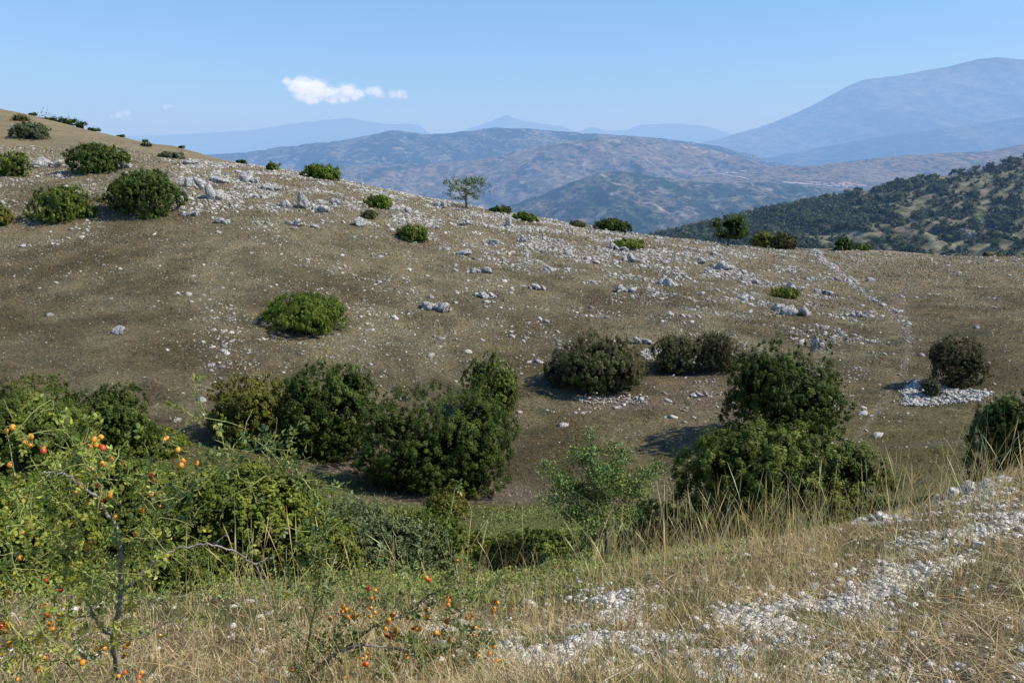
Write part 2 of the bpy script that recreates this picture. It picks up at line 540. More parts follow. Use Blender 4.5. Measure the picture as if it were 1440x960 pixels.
# ------------------------------------------------------------------ far hills
def ridge(name, crest, D, wf, wb, zf, amp, lam, mat, nx=360, ny=120, seed=0, bow=0.0, mask=None, prof=1.0, rough=0.0):
    cx = np.array([c[0] for c in crest], float); cy = np.array([c[1] for c in crest], float)
    pts = np.array([P(a, b, D) for a, b in crest])
    xs = np.linspace(pts[0, 0], pts[-1, 0], nx)
    zc = np.interp(xs, pts[:, 0], pts[:, 2])
    k = np.array([1, 4, 6, 4, 1.]); k /= k.sum()
    zc = np.convolve(np.pad(zc, 2, 'edge'), k, 'valid')
    zc = zc + (fbm(xs / (D * 0.012), xs * 0 + seed, 4, seed) - 0.5) * D * 0.0022 * (1 + rough)
    ts = np.concatenate([-np.linspace(1, 0, ny) ** 1.25, np.linspace(0, 1, ny // 3)[1:]])
    X, T = np.meshgrid(xs, ts)
    ZC = np.tile(zc, (len(ts), 1))
    Yp = D + np.where(T < 0, T * wf, T * wb) + bow * (X - xs.mean())
    a = np.abs(T)
    env = np.sin(np.clip(a, 0, 1) * math.pi) ** 0.8
    rid = 1 - np.abs(2 * fbm(X / lam + 0.25 * Yp / lam, Yp / (lam * 3.0), 5, seed + 5) - 1)
    Z = zf + (ZC - zf) * (1 - a ** prof) + amp * env * (rid - 0.78)
    if mask is not None:
        Z = Z + mask(X, Yp, T)
    V = np.stack([X, Yp, Z], -1).reshape(-1, 3)
    idx = np.arange(V.shape[0]).reshape(len(ts), nx)
    f = np.stack([idx[:-1, :-1], idx[:-1, 1:], idx[1:, 1:], idx[1:, :-1]], -1).reshape(-1, 4)
    o = obj(name, mesh_np(name, V, f, mat, None, True))
    tag(o, kind='structure')
    return X, Yp, Z


def px_list(*a):
    return list(zip(a[::2], a[1::2]))


M_BLUE = mat_hill('distant_mountain_rock', (0.075, 0.085, 0.07), (0.11, 0.11, 0.10), (0.20, 0.195, 0.185), 0.0006, (0.45, 0.60), bump=60)
M_BLUE2 = mat_hill('distant_mountain_slope', (0.035, 0.055, 0.045), (0.08, 0.08, 0.065), (0.12, 0.115, 0.10), 0.0008, (0.5, 0.66), bump=30)
M_RIDGE = mat_hill('far_ridge_scrub', (0.024, 0.038, 0.018), (0.125, 0.120, 0.078), (0.26, 0.25, 0.21), 0.0028, (0.50, 0.60), bump=20)
M_PURP = mat_hill('heath_ridge', (0.034, 0.046, 0.026), (0.150, 0.130, 0.092), (0.33, 0.285, 0.21), 0.0032, (0.40, 0.50), bump=16)
M_GRNH = mat_hill('wooded_ridge', (0.030, 0.046, 0.022), (0.120, 0.110, 0.070), (0.30, 0.27, 0.22), 0.0045, (0.50, 0.62), bump=14)
M_PLAT = mat_hill('plateau_heath', (0.050, 0.060, 0.030), (0.175, 0.145, 0.095), (0.21, 0.16, 0.11), 0.005, (0.38, 0.50), bump=8)

ridge('far_mountain_range', px_list(60, 205, 170, 192, 270, 188, 350, 183, 420, 173, 490, 166, 540, 174, 590, 175, 602, 188, 640, 186, 668, 179, 690, 171, 712, 162, 738, 171, 762, 174, 790, 178, 812, 186, 832, 179, 852, 184, 880, 184, 900, 176, 950, 173, 990, 177, 1020, 186, 1060, 200, 1150, 220),
      34000, 9000, 6000, -400, 500, 3500, M_BLUE2, 420, 50, 3)
ridge('high_mountain', px_list(820, 232, 900, 222, 960, 208, 1000, 198, 1040, 187, 1080, 175, 1110, 163, 1150, 145, 1190, 122, 1212, 113, 1260, 107, 1310, 98, 1340, 92, 1380, 83, 1410, 81, 1440, 84, 1520, 92, 1640, 105, 1800, 150, 2000, 200),
      17500, 6500, 6000, -400, 700, 1700, M_BLUE, 420, 120, 4, prof=0.9)
ridge('mountain_foothill', px_list(1000, 232, 1060, 226, 1150, 208, 1250, 190, 1350, 178, 1440, 164, 1560, 150, 1760, 150, 2000, 190),
      11800, 3500, 3000, -430, 200, 1200, M_BLUE2, 300, 70, 6)
ridge('long_wooded_ridge', px_list(120, 232, 220, 224, 300, 218, 350, 214, 400, 206, 480, 198, 520, 190, 550, 183, 580, 186, 610, 189, 640, 186, 700, 180, 760, 182, 820, 187, 870, 190, 930, 194, 1010, 205, 1100, 230, 1200, 245),
      8200, 2600, 2500, -430, 320, 900, M_RIDGE, 460, 130, 8, rough=.5)
ridge('heath_ridge', px_list(150, 262, 250, 250, 330, 243, 420, 238, 500, 232, 600, 230, 660, 226, 700, 219, 740, 209, 790, 200, 840, 194, 880, 192, 920, 196, 960, 202, 1000, 211, 1040, 221, 1080, 233, 1130, 246, 1200, 252),
      5600, 2300, 1500, -430, 300, 700, M_PURP, 460, 150, 10, rough=.4)
PLAT = ridge('plateau', px_list(940, 250, 1000, 246, 1060, 240, 1090, 235, 1150, 233, 1200, 226, 1280, 218, 1340, 215, 1400, 212, 1440, 203, 1520, 196, 1700, 190, 1900, 190),
      4300, 1300, 1500, -230, 60, 500, M_PLAT, 340, 110, 12, prof=1.3, rough=.3)
ridge('wooded_ridge', px_list(560, 345, 640, 318, 700, 296, 760, 274, 800, 258, 840, 244, 872, 240, 910, 246, 960, 255, 1010, 258, 1080, 257, 1130, 262, 1180, 268, 1260, 276, 1340, 290, 1440, 310, 1600, 330),
      3300, 1500, 900, -430, 190, 420, M_GRNH, 420, 150, 14, rough=.4)


# near wooded hill on the right
def spur(X, Y, T):
    return 0


M_NEARH = mat_hill('wooded_hillside_soil', (0.12, 0.135, 0.065), (0.20, 0.185, 0.11), (0.27, 0.225, 0.15), 0.012, (0.40, 0.52), bump=2.0)
HX, HY, HZ = ridge('wooded_hillside', px_list(820, 352, 880, 341, 930, 331, 990, 318, 1050, 303, 1110, 291, 1170, 280, 1230, 266, 1300, 252, 1360, 243, 1410, 232, 1440, 222, 1500, 212, 1600, 200, 1800, 190),
                   880, 520, 350, -150, 44, 110, M_NEARH, 400, 160, 16, prof=1.15)

# ------------------------------------------------------------------ haze, sky, sun
def box_mesh(name, x0, x1, y0, y1, z0, z1, mat):
    v = np.array([[x, y, z] for z in (z0, z1) for y in (y0, y1) for x in (x0, x1)], float)
    f = np.array([[0, 2, 3, 1], [4, 5, 7, 6], [0, 1, 5, 4], [2, 6, 7, 3], [0, 4, 6, 2], [1, 3, 7, 5]])
    return mesh_np(name, v, f, mat)


SIG = np.array([0.044, 0.062, 0.090]) / 1000.0       # extinction per metre
HAZE = np.array([0.41, 0.59, 0.88])
hm, nt, out = new_mat('valley_haze')
dmax = SIG.max() * 1.0
ab = nd(nt, 'ShaderNodeVolumeAbsorption')
ab.inputs['Density'].default_value = dmax
ab.inputs['Color'].default_value = (*(1 - SIG / dmax), 1)
em = nd(nt, 'ShaderNodeEmission')  # constant glow put in for the sunlight that haze would scatter
e = HAZE * SIG
em.inputs['Strength'].default_value = e.max()
em.inputs['Color'].default_value = (*(e / e.max()), 1)
ad = nd(nt, 'ShaderNodeAddShader')
nt.links.new(ab.outputs[0], ad.inputs[0]); nt.links.new(em.outputs[0], ad.inputs[1])
nt.links.new(ad.outputs[0], out.inputs['Volume'])
tag(obj('haze', box_mesh('haze', -70000, 70000, 330, 60000, -900, 1800, hm)), kind='structure')
SIG2 = np.array([0.034, 0.048, 0.062]) / 1000.0
hm2 = hm.copy(); hm2.name = 'low_valley_haze'
for n_ in hm2.node_tree.nodes:
    if n_.type == 'VOLUME_ABSORPTION':
        n_.inputs['Density'].default_value = SIG2.max(); n_.inputs['Color'].default_value = (*(1 - SIG2 / SIG2.max()), 1)
    if n_.type == 'EMISSION':
        e2 = HAZE * .92 * SIG2  # low haze glows as well, in place of scattering sunlight
        n_.inputs['Strength'].default_value = e2.max(); n_.inputs['Color'].default_value = (*(e2 / e2.max()), 1)
tag(obj('low_haze', box_mesh('low_haze', -40000, 40000, 345, 3600, -895, 330, hm2)), kind='structure')

SUN_EL, SUN_AZ = R(46), R(95)           # azimuth clockwise from +Y
w = bpy.data.worlds.new('World'); sc.world = w
w.use_nodes = True
nt = w.node_tree
bg = nt.nodes['Background']
sky = nt.nodes.new('ShaderNodeTexSky')
sky.sky_type = 'NISHITA'; sky.sun_disc = False
sky.sun_elevation = SUN_EL; sky.sun_rotation = SUN_AZ
sky.air_density = 1.0; sky.dust_density = 0.25; sky.ozone_density = 1.8; sky.altitude = 900
nt.links.new(mix(nt, 1.0, sky.outputs[0], (0.66, 0.96, 1.29), 'MULTIPLY'), bg.inputs[0])
bg.inputs[1].default_value = 0.143
sd = bpy.data.lights.new('sun', 'SUN'); sd.energy = 5.0; sd.angle = R(0.5); sd.color = (1.0, 0.93, 0.81)
so = bpy.data.objects.new('sun', sd); col.objects.link(so)
dirv = Vector((math.sin(SUN_AZ) * math.cos(SUN_EL), math.cos(SUN_AZ) * math.cos(SUN_EL), math.sin(SUN_EL)))
so.rotation_euler = dirv.to_track_quat('Z', 'Y').to_euler()
so.location = (40, -10, 60)
sc.view_settings.view_transform = 'Standard'
sc.view_settings.look = 'None'
sc.view_settings.exposure = 0
sc.cycles.volume_max_steps = 32
sc.cycles.max_bounces = 6
sc.cycles.transparent_max_bounces = 16
sc.cycles.use_denoising = True

# ------------------------------------------------------------------ plants
def leaf_quads(c, n, size, tint, aspect=0.6, bend=0.0):
    """one rhombic leaf per row: centre, normal, length"""
    N = len(c)
    r = RNG.normal(size=(N, 3))
    t = unit(np.cross(n, r)); b = np.cross(n, t)
    L = (size * 0.5)[:, None]
    v = np.stack([c - t * L, c + b * L * aspect + n * L * bend, c + t * L, c - b * L * aspect + n * L * bend], 1).reshape(-1, 3)
    f = np.arange(4 * N).reshape(N, 4)
    return v, f, np.repeat(tint, 4, 0)


def tube(path, radii, seg=5):
    path = np.asarray(path, float); radii = np.asarray(radii, float)
    n = len(path)
    tg = unit(np.gradient(path, axis=0))
    ref = np.array([0.31, 0.2, 0.93])
    a = unit(np.cross(tg, ref)); b = np.cross(tg, a)
    th = np.linspace(0, 2 * math.pi, seg, endpoint=False)
    v = path[:, None, :] + radii[:, None, None] * (np.cos(th)[None, :, None] * a[:, None, :] + np.sin(th)[None, :, None] * b[:, None, :])
    v = v.reshape(-1, 3)
    f = []
    for i in range(n - 1):
        for j in range(seg):
            k = (j + 1) % seg
            f.append((i * seg + j, i * seg + k, (i + 1) * seg + k, (i + 1) * seg + j))
    return v, np.array(f)


def join(parts):
    vs, fs, off = [], [], 0
    for v, f in parts:
        vs.append(v); fs.append(f + off); off += len(v)
    return np.concatenate(vs), np.concatenate(fs)


def wiggle(a, b, n=7, amp=0.08, sag=0.0):
    a = np.asarray(a, float); b = np.asarray(b, float)
    t = np.linspace(0, 1, n)[:, None]
    L = np.linalg.norm(b - a)
    off = np.cumsum(RNG.normal(size=(n, 3)), 0) * amp * L / n
    off = off - off[0] - (off[-1] - off[0]) * t
    p = a + (b - a) * t + off
    p[:, 2] += sag * L * np.sin(t[:, 0] * math.pi)
    return p


def green_tint(n, base, var=0.35, hue=0.25, clump=None):
    base = np.array(base)
    k = np.exp(RNG.normal(size=(n, 1)) * var)
    h = RNG.normal(size=(n, 1)) * hue
    c = base * k * np.concatenate([1 + h * 0.8, 1 + h * 0.25, 1 - h * 0.4], 1)
    if clump is not None:
        c = c * clump
    return np.clip(c, 0.004, 0.6)


STYLE = {                       # base colour of the leaves, second colour, share of the second
    'dark': ((0.088, 0.140, 0.024), (0.165, 0.215, 0.038), .4),
    'green': ((0.165, 0.225, 0.036), (0.245, 0.28, 0.050), .4),
    'bright': ((0.225, 0.285, 0.036), (0.31, 0.335, 0.050), .5),
    'juniper': ((0.150, 0.235, 0.030), (0.23, 0.305, 0.042), .5),
    'yellow': ((0.225, 0.235, 0.045), (0.31, 0.275, 0.050), .5),
    'olive': ((0.190, 0.175, 0.065), (0.21, 0.20, 0.07), .5),
    'bare': ((0.215, 0.190, 0.095), (0.160, 0.190, 0.055), .5),
    'brown': ((0.175, 0.135, 0.065), (0.13, 0.145, 0.048), .5),
    'grey': ((0.160, 0.185, 0.090), (0.19, 0.21, 0.11), .4),
    'weed': ((0.190, 0.250, 0.100), (0.24, 0.285, 0.12), .5),
    'wood': ((0.190, 0.235, 0.095), (0.26, 0.28, 0.115), .4),  # lightened and blued: distance haze painted into the leaf colour
}


def make_foliage(w, d, h, n, leaf, style, seed, lobes=9, low=0.06, spread=0.62, open_=0.0, spiky=0.0, tuft=1.0, upright=0.0, aspect=0.55, full=0.0):
    """leafy crown whose outline is w x d x h, standing on z = 0"""
    global RNG
    keep = RNG
    RNG = np.random.default_rng(seed)
    A = np.array([w / 2, d / 2, h / 2])
    a = RNG.random(lobes) * 2 * math.pi
    rr = np.sqrt(RNG.uniform(.15, 1, lobes)) * spread * 1.05
    C = np.stack([np.cos(a) * rr, np.sin(a) * rr, np.zeros(lobes)], 1)
    Rl = RNG.uniform(0.26, 0.46, lobes); Rl[0] = 0.60
    zt = .80 * np.sqrt(np.clip(1 - rr ** 2, 0, 1)) - Rl * .35
    C[:, 2] = -1 + Rl * .75 + (zt + 1 - Rl * .75) * RNG.random(lobes) ** .8
    C[0] = (0, 0, 0.05)
    nc = int(np.clip(n / 20, 24, 900) / tuft)
    per = max(8, n / nc * .8)
    li = RNG.choice(lobes, nc * 3, p=Rl ** 2 / (Rl ** 2).sum())
    dirs = unit(RNG.normal(size=(nc * 3, 3)) * [1, 1, 0.9] + [0, 0, 0.15])
    rad = Rl[li] * (0.80 + 0.30 * RNG.random(nc * 3))
    cc = C[li] + dirs * rad[:, None]
    dist = np.linalg.norm(cc[:, None, :] - C[None], axis=2) / Rl[None]
    inside = (dist < 0.74).any(1)
    cc = cc[~inside][:nc]; dirs = dirs[~inside][:nc]
    lo = 2 * low - 1
    ok = cc[:, 2] > lo
    cc = cc[ok]; dirs = dirs[ok]
    if open_ > 0:
        k = RNG.random(len(cc)) > open_ * .6
        cc = cc[k]; dirs = dirs[k]
    if full > 0:
        nf = int(len(cc) * full / (1 - full))
        df = unit(RNG.normal(size=(nf, 3)) * [1, 1, .9] + [0, 0, .1])
        az = np.arctan2(df[:, 1], df[:, 0]); el = df[:, 2]
        rf = .66 + .95 * (fbm(np.cos(az) * 1.6 + seed % 97, np.sin(az) * 1.6 + el * 1.8, 4, seed % 53) - .25)
        q = df * rf[:, None]
        q[:, 2] = np.where(q[:, 2] < 0, q[:, 2] * 1.0, q[:, 2])
        # wide foot: the lower half keeps its girth
        g_ = np.where(q[:, 2] < 0, 1 + .12 * np.clip(-q[:, 2], 0, 1), 1)
        q[:, :2] *= g_[:, None]
        q = q[q[:, 2] > lo]
        cc = np.concatenate([cc, q]); dirs = np.concatenate([dirs, unit(q)])
    nc = len(cc)
    q0, q1 = np.quantile(cc, .03, axis=0), np.quantile(cc, .97, axis=0)
    sc_ = np.array([.93, .93, .90]) * 2 / np.maximum(q1 - q0, .3)
    mid = (q0 + q1) / 2
    cc = (cc - mid) * sc_; C = (C - mid) * sc_
    cw = cc * A
    area = 2 * math.pi * (w * d + w * h + d * h) / 12 * 2.0
    cr = math.sqrt(area / max(nc, 1)) * .55 * np.exp(RNG.normal(size=nc) * .38)
    per_n = RNG.poisson(per * (cr / cr.mean()) ** 1.6)
    idx = np.repeat(np.arange(nc), per_n)
    sph = unit(RNG.normal(size=(len(idx), 3)))
    p = cw[idx] + sph * (cr[idx] * RNG.random(len(idx)) ** .6)[:, None] * [.9, .9, 1.1]
    nrm = unit(sph * 0.6 + dirs[idx] * 0.85 + RNG.normal(size=(len(idx), 3)) * 0.36 + [0, 0, 0.25])
    b0, b1, sh = STYLE[style]
    two = (RNG.random(nc) < sh)[:, None]
    cb = np.where(two, np.array(b1), np.array(b0)) * np.exp(RNG.normal(size=(nc, 1)) * 0.25)
    tn = green_tint(len(idx), (1, 1, 1), 0.25, 0.15) * cb[idx]
    sz = leaf * RNG.uniform(0.6, 1.35, len(idx))
    v, f, t = leaf_quads(p, nrm, sz, tn, aspect, 0.12)
    V = [v]; Fs = [f]; T = [t]
    # sprays standing clear of the outline
    ns = int(nc * (0.16 + spiky * .8))
    if ns:
        pick = RNG.choice(nc, ns)
        top = cw[pick]
        L = RNG.uniform(0.06, 0.16 + 0.1 * spiky, ns) * h
        m = 9
        tt = np.linspace(0.1, 1, m)
        dd = unit(dirs[pick] * (0.8 - upright) + [0, 0, 0.7 + upright] + RNG.normal(size=(ns, 3)) * 0.25)
        pp = (top[:, None, :] + dd[:, None, :] * (L[:, None] * tt[None])[:, :, None]).reshape(-1, 3)
        pp += RNG.normal(size=pp.shape) * leaf * 0.45
        tn = green_tint(len(pp), (1, 1, 1), 0.25, 0.2) * np.repeat(cb[pick] * 1.1, m, 0)
        v, f, t = leaf_quads(pp, unit(RNG.normal(size=pp.shape)), leaf * RNG.uniform(0.6, 1.2, len(pp)), tn, aspect, 0.1)
        V.append(v); Fs.append(f); T.append(t)
    # larger inner leaves close the crown, coloured darker to paint in inner shade
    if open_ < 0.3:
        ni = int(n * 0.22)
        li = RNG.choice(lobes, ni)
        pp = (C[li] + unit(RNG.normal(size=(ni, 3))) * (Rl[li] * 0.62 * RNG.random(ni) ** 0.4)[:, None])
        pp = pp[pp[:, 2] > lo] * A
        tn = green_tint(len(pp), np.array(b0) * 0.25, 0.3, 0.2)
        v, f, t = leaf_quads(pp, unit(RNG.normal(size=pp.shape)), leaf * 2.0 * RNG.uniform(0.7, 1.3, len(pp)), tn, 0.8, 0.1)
        V.append(v); Fs.append(f); T.append(t)
    off = 0
    for i in range(len(V)):
        Fs[i] = Fs[i] + off; off += len(V[i])
    V = np.concatenate(V); V[:, 2] = np.maximum(V[:, 2] + h / 2, 0.02 + .1 * h * RNG.random(len(V)) * 0)
    out = (V, np.concatenate(Fs), np.concatenate(T), C * A + [0, 0, h / 2], Rl)
    RNG = keep
    return out


def bush(label, px, base, wpx, hpx, style, group=None, n=None, leaf=None, Y=None, kind='bush', cat='bush', stems=7, depth=0.85, sink=0.05,
         stem_r=0.02, lean=0.0, leafk=1.0, **kw):
    if group == 'bushes on the rocky ridge':
        wpx, hpx = wpx * .9, hpx * .88
    g = on_ground(px, Y) if Y else ground_hit(px, base)
    slant = math.sqrt(g[1] ** 2 + g[2] ** 2)
    f = g[1] * CP - g[2] * SP
    mpp = f / F
    W = wpx * mpp
    # the photo looks down on the bush: part of its pixel height is depth
    ang = math.atan2(-g[2], g[1])
    Dp = W * depth
    hh = hpx * mpp
    Hh = max(0.35 * hh, math.sqrt(max(hh ** 2 - (Dp * math.sin(ang)) ** 2 * 0.8, 0.09 * hh * hh)) / max(math.cos(ang), .5))
    seed = int(abs(px * 7 + base * 13)) % 100000
    leaf = (leaf or max(0.05, 2.6 * mpp)) * leafk
    n = n or int(np.clip(6.5 * (W * Hh + W * Dp * .6) / (leaf * leaf * 0.55), 900, 70000))
    kw.setdefault('full', .5)
    v, fc, t, C, Rl = make_foliage(W, Dp, Hh, n, leaf, style, seed, **kw)
    c = np.array([g[0] * (g[1] + Dp * .42) / g[1], g[1] + Dp * 0.42, 0.0]); c[2] = float(H(c[0], c[1])) - sink * Hh
    # sink foliage to sloping ground: raise each leaf by the slope under it
    wx = v[:, 0] + c[0]; wy = v[:, 1] + c[1]
    dz = _base(wx, wy) - _base(np.array([c[0]]), np.array([c[1]]))[0]
    low_ = 1 - np.clip(v[:, 2] / (Hh * 0.6), 0, 1)
    v[:, 2] += dz * low_
    root = tag(empty(kind, c), label, cat, group)
    obj('foliage', mesh_np('foliage', v, fc, M_LEAF, t), root)
    if stems:
        loc = np.random.default_rng(seed + 1)
        ps = []
        for i in range(stems):
            tgt = C[loc.integers(len(C))] + loc.normal(size=3) * 0.1 * W
            tgt[2] = max(tgt[2], Hh * .4)
            st = np.array([loc.normal() * 0.06 * W, loc.normal() * 0.06 * W, -0.1])
            r0 = stem_r * max(Hh, .5) * loc.uniform(.6, 1.1)
            ps.append(tube(wiggle(st, tgt, 6, .25), np.linspace(r0, r0 * .3, 6), 5))
        sv, sf = join(ps)
        obj('stems', mesh_np('stems', sv, sf, M_BARK), root)
    return root, c, W, Hh


def far_shrub(label, px, base, wpx, hpx, style, group=None, Y=None):
    g = on_ground(px, Y) if Y else ground_hit(px, base)
    mpp = (g[1] * CP - g[2] * SP) / F
    W, Hh = wpx * mpp, hpx * mpp
    seed = int(px * 5 + base)
    v, fc, t, _, _ = make_foliage(W, W * .8, Hh, 900, max(1.8 * mpp, .12), style, seed, lobes=6)
    o = obj('shrub', mesh_np('shrub', v, fc, M_LEAF, t), None, (g[0], g[1], g[2] - 0.06 * Hh))
    tag(o, label, 'shrub', group)
    return o


# skyline trees ------------------------------------------------------------
def tree(label, px, base, wpx, hpx, style, trunk_h, n=2600, open_=0.25, Y=None, lobes=9, flat=1.0, group=None, limbs=7, leaf=None, tuft=1.3):
    g = on_ground(px, Y) if Y else ground_hit(px, base)
    mpp = (g[1] * CP - g[2] * SP) / F
    W = wpx * mpp; Hh = hpx * mpp
    th = trunk_h * Hh
    ch = Hh - th
    seed = int(px * 3 + base)
    v, fc, t, C, Rl = make_foliage(W, W * .9, ch, n, leaf or max(0.1, 2.1 * mpp), style, seed, lobes=lobes, low=0.0, open_=open_, tuft=tuft)
    v[:, 2] += th
    root = tag(empty('tree', g - np.array([0, 0, 0.08])), label, 'tree', group)
    loc = np.random.default_rng(seed)
    top = np.array([loc.normal() * .05 * W, 0, th + ch * .25])
    tp = wiggle((0, 0, -.2), top, 7, .12)
    obj('trunk', mesh_np('trunk', *tube(tp, np.linspace(.045 * Hh, .026 * Hh, 7), 7), M_BARK, None, True), root)
    ps = []
    for i in range(limbs):
        tgt = C[i % len(C)] + [0, 0, th]
        tgt = tgt * [1.15, 1.15, 1.0]
        ps.append(tube(wiggle(tp[4 + i % 3], tgt, 6, .2), np.linspace(.018 * Hh, .006 * Hh, 6), 4))
    obj('branches', mesh_np('branches', *join(ps), M_BARK), root)
    obj('crown', mesh_np('crown', v, fc, M_LEAF, t), root)
    return root


G_R = 'bushes on the rocky ridge'
bush('dark green bush at the left end of the white rock ledge', 20, 250, 46, 38, 'green', G_R)
bush('dark tangled bush above the flat white rock ledge on the ridge', 138, 246, 84, 46, 'dark', G_R, spiky=.1, lobes=12)
bush('round dark green bush left of the largest ridge bush', 92, 314, 90, 48, 'green', G_R, lobes=10)
bush('largest dark bush on the ridge, beside the grey boulders', 207, 309, 108, 66, 'dark', G_R, lobes=13, spiky=.05)
bush('yellow green bush cut by the left edge, below the ridge ledge', 2, 320, 34, 36, 'yellow', G_R)
bush('grey green bush alone on the pale slope behind the ridge', 44, 198, 56, 23, 'grey', G_R, leafk=.9)
bush('low bluish scrub on the slope behind the boulders', 241, 223, 36, 9, 'grey', G_R, stems=0)
bush('small round bush on the skyline right of the boulders', 384, 240, 18, 11, 'green', G_R)
bush('spiky dark juniper bush on the skyline', 452, 252, 54, 22, 'juniper', G_R, spiky=.8, upright=.3)
bush('olive juniper clump beside white rocks below the skyline', 531, 293, 40, 19, 'juniper', G_R, spiky=.3)
bush('tiny olive shrub just below the olive juniper clump', 519, 308, 22, 12, 'olive', G_R)
bush('dark green low juniper on the bare slope below the lone tree', 580, 341, 46, 23, 'green', G_R, spiky=.4)
bush('low dark shrub on the skyline right of the lone tree', 703, 300, 34, 10, 'dark', G_R)
bush('bright low juniper in front of the skyline, right of the lone tree', 738, 311, 36, 13, 'juniper', G_R)
bush('pale flat shrub on the skyline left of the dark skyline hedge', 806, 317, 24, 9, 'olive', G_R, Y=112)
bush('long dark bush on the skyline between the two skyline trees', 852, 328, 54, 18, 'dark', G_R, Y=114)
bush('bright green creeping juniper among rocks near the skyline', 886, 351, 42, 13, 'bright', G_R, spiky=.3)
tree('open crowned lone tree on the skyline above white rocks', 655, 293, 56, 44, 'green', .26, 4200, .45, lobes=13, tuft=1.0)
tree('compact dark tree with short trunk on the right skyline', 1007, 341, 48, 46, 'dark', .24, 5200, .0, Y=111, lobes=10)
bush('yellow green bush right beside the compact skyline tree', 1052, 348, 36, 26, 'yellow', G_R, Y=115, lobes=8)
bush('rust brown bush on the skyline beside the yellow green one', 1080, 349, 38, 24, 'brown', G_R, Y=114, spiky=.2)
bush('dark round shrub on the skyline at the stone line', 1160, 355, 26, 19, 'dark', G_R, Y=122)
bush('low green shrub on the skyline right of the stone line', 1185, 356, 24, 10, 'green', G_R, Y=122)
bush('dark bush behind the far right end of the flat field', 1418, 362, 34, 22, 'dark', G_R, Y=127)
bush('flat olive shrub at the far edge of the field, left of the last bush', 1363, 361, 30, 8, 'olive', G_R, Y=127)

for i, (x, b, ww, hh, st, lab) in enumerate([
        (30, 170, 18, 8, 'olive', 'brownish shrub near the top left skyline'),
        (46, 157, 12, 3, 'dark', 'leftmost dark shrub on the distant upper skyline'),
        (80, 165, 36, 6, 'dark', 'long low dark shrub on the distant upper skyline'),
        (98, 169, 20, 8, 'dark', 'tallest dark shrub of the row on the upper skyline'),
        (114, 172, 16, 9, 'dark', 'round dark shrub ending the row on the upper skyline'),
        (131, 174, 14, 4, 'dark', 'flat dark shrub right of the skyline row'),
        (170, 184, 9, 3, 'dark', 'small dark shrub alone on the descending skyline'),
        (203, 192, 7, 3, 'dark', 'tiny dark shrub further down the descending skyline'),
        (205, 206, 12, 5, 'grey', 'tiny grey shrub just below the descending skyline'),
        (340, 228, 12, 5, 'dark', 'small dark shrub on the skyline above the boulders'),
        (255, 206, 8, 3, 'dark', 'small dark shrub at the middle of the descending skyline')]):
    far_shrub(lab, x, b, ww, hh, st, 'small shrubs on the upper skyline')

bush('wide bright green juniper mat alone on the brown slope', 430, 476, 106, 50, 'juniper', None, depth=1.25, lobes=12, spiky=.6, low=.02, leafk=.8)
bush('bright low green juniper patch above the grey boulder', 1103, 419, 42, 15, 'bright', G_R, spiky=.3, stems=3)
G_M = 'bushes across the lower slope'
bush('olive brown half bare bush in the middle of the slope', 840, 562, 128, 76, 'bare', G_M, lobes=14, spiky=.35, upright=.2, full=.35, stems=26, stem_r=.007, leafk=.75)
bush('small dark shaded shrub tucked at the left of the olive brown bush', 785, 545, 40, 36, 'brown', G_M, stems=6)
bush('grey brown thin bush behind the white stone heap', 950, 528, 62, 50, 'bare', G_M, spiky=.4, upright=.3, stems=20, stem_r=.006, leafk=.8)
bush('dark upright bush between the thin bush and the big dark one', 1006, 526, 56, 54, 'brown', G_M, spiky=.4, upright=.4, stems=16, stem_r=.007, leafk=.8)
bush('big dark green bush casting a shadow to its left', 1096, 634, 170, 138, 'dark', G_M, lobes=16, leafk=.9, spiky=.15)
bush('bright green leafy bush in front of the big dark one', 1102, 772, 305, 215, 'green', G_M, Y=11.0, lobes=20, leafk=.9, depth=.7, spiky=.15)
bush('reddish brown round bush beside the stone heap on the field', 1340, 547, 68, 64, 'brown', G_M, spiky=.25, lobes=8, leafk=.85)
bush('very small grey shrub growing out of the stone heap', 1307, 560, 24, 26, 'grey', G_M, Y=None, spiky=.4)
bush('dark bush at the right edge behind the white rocks', 1432, 700, 125, 150, 'dark', G_M, Y=19, lobes=12, leafk=.9)
bush('largest dark round bush with deep shadow, in the middle of the valley', 614, 704, 228, 162, 'dark', G_M, lobes=22, leafk=.9, depth=.8, spiky=.12)
bush('tree like bush top standing behind the largest dark bush', 690, 596, 74, 86, 'green', G_M, lobes=7)
bush('dark olive bush left of the largest dark bush', 462, 654, 142, 132, 'dark', G_M, lobes=13, spiky=.15)
bush('yellowing bush left of the dark olive bush', 358, 634, 124, 96, 'yellow', G_M, lobes=11, spiky=.15)
bush('dark dense bush at the left edge of the valley', 44, 690, 190, 160, 'green', G_M, lobes=18, leafk=.9)
bush('dark bush right of the left edge bush, behind orange hips', 150, 650, 130, 100, 'dark', G_M, lobes=12)
bush('low pale green shrub trailing from the left valley bushes', 215, 645, 90, 42, 'bright', G_M, lobes=10)

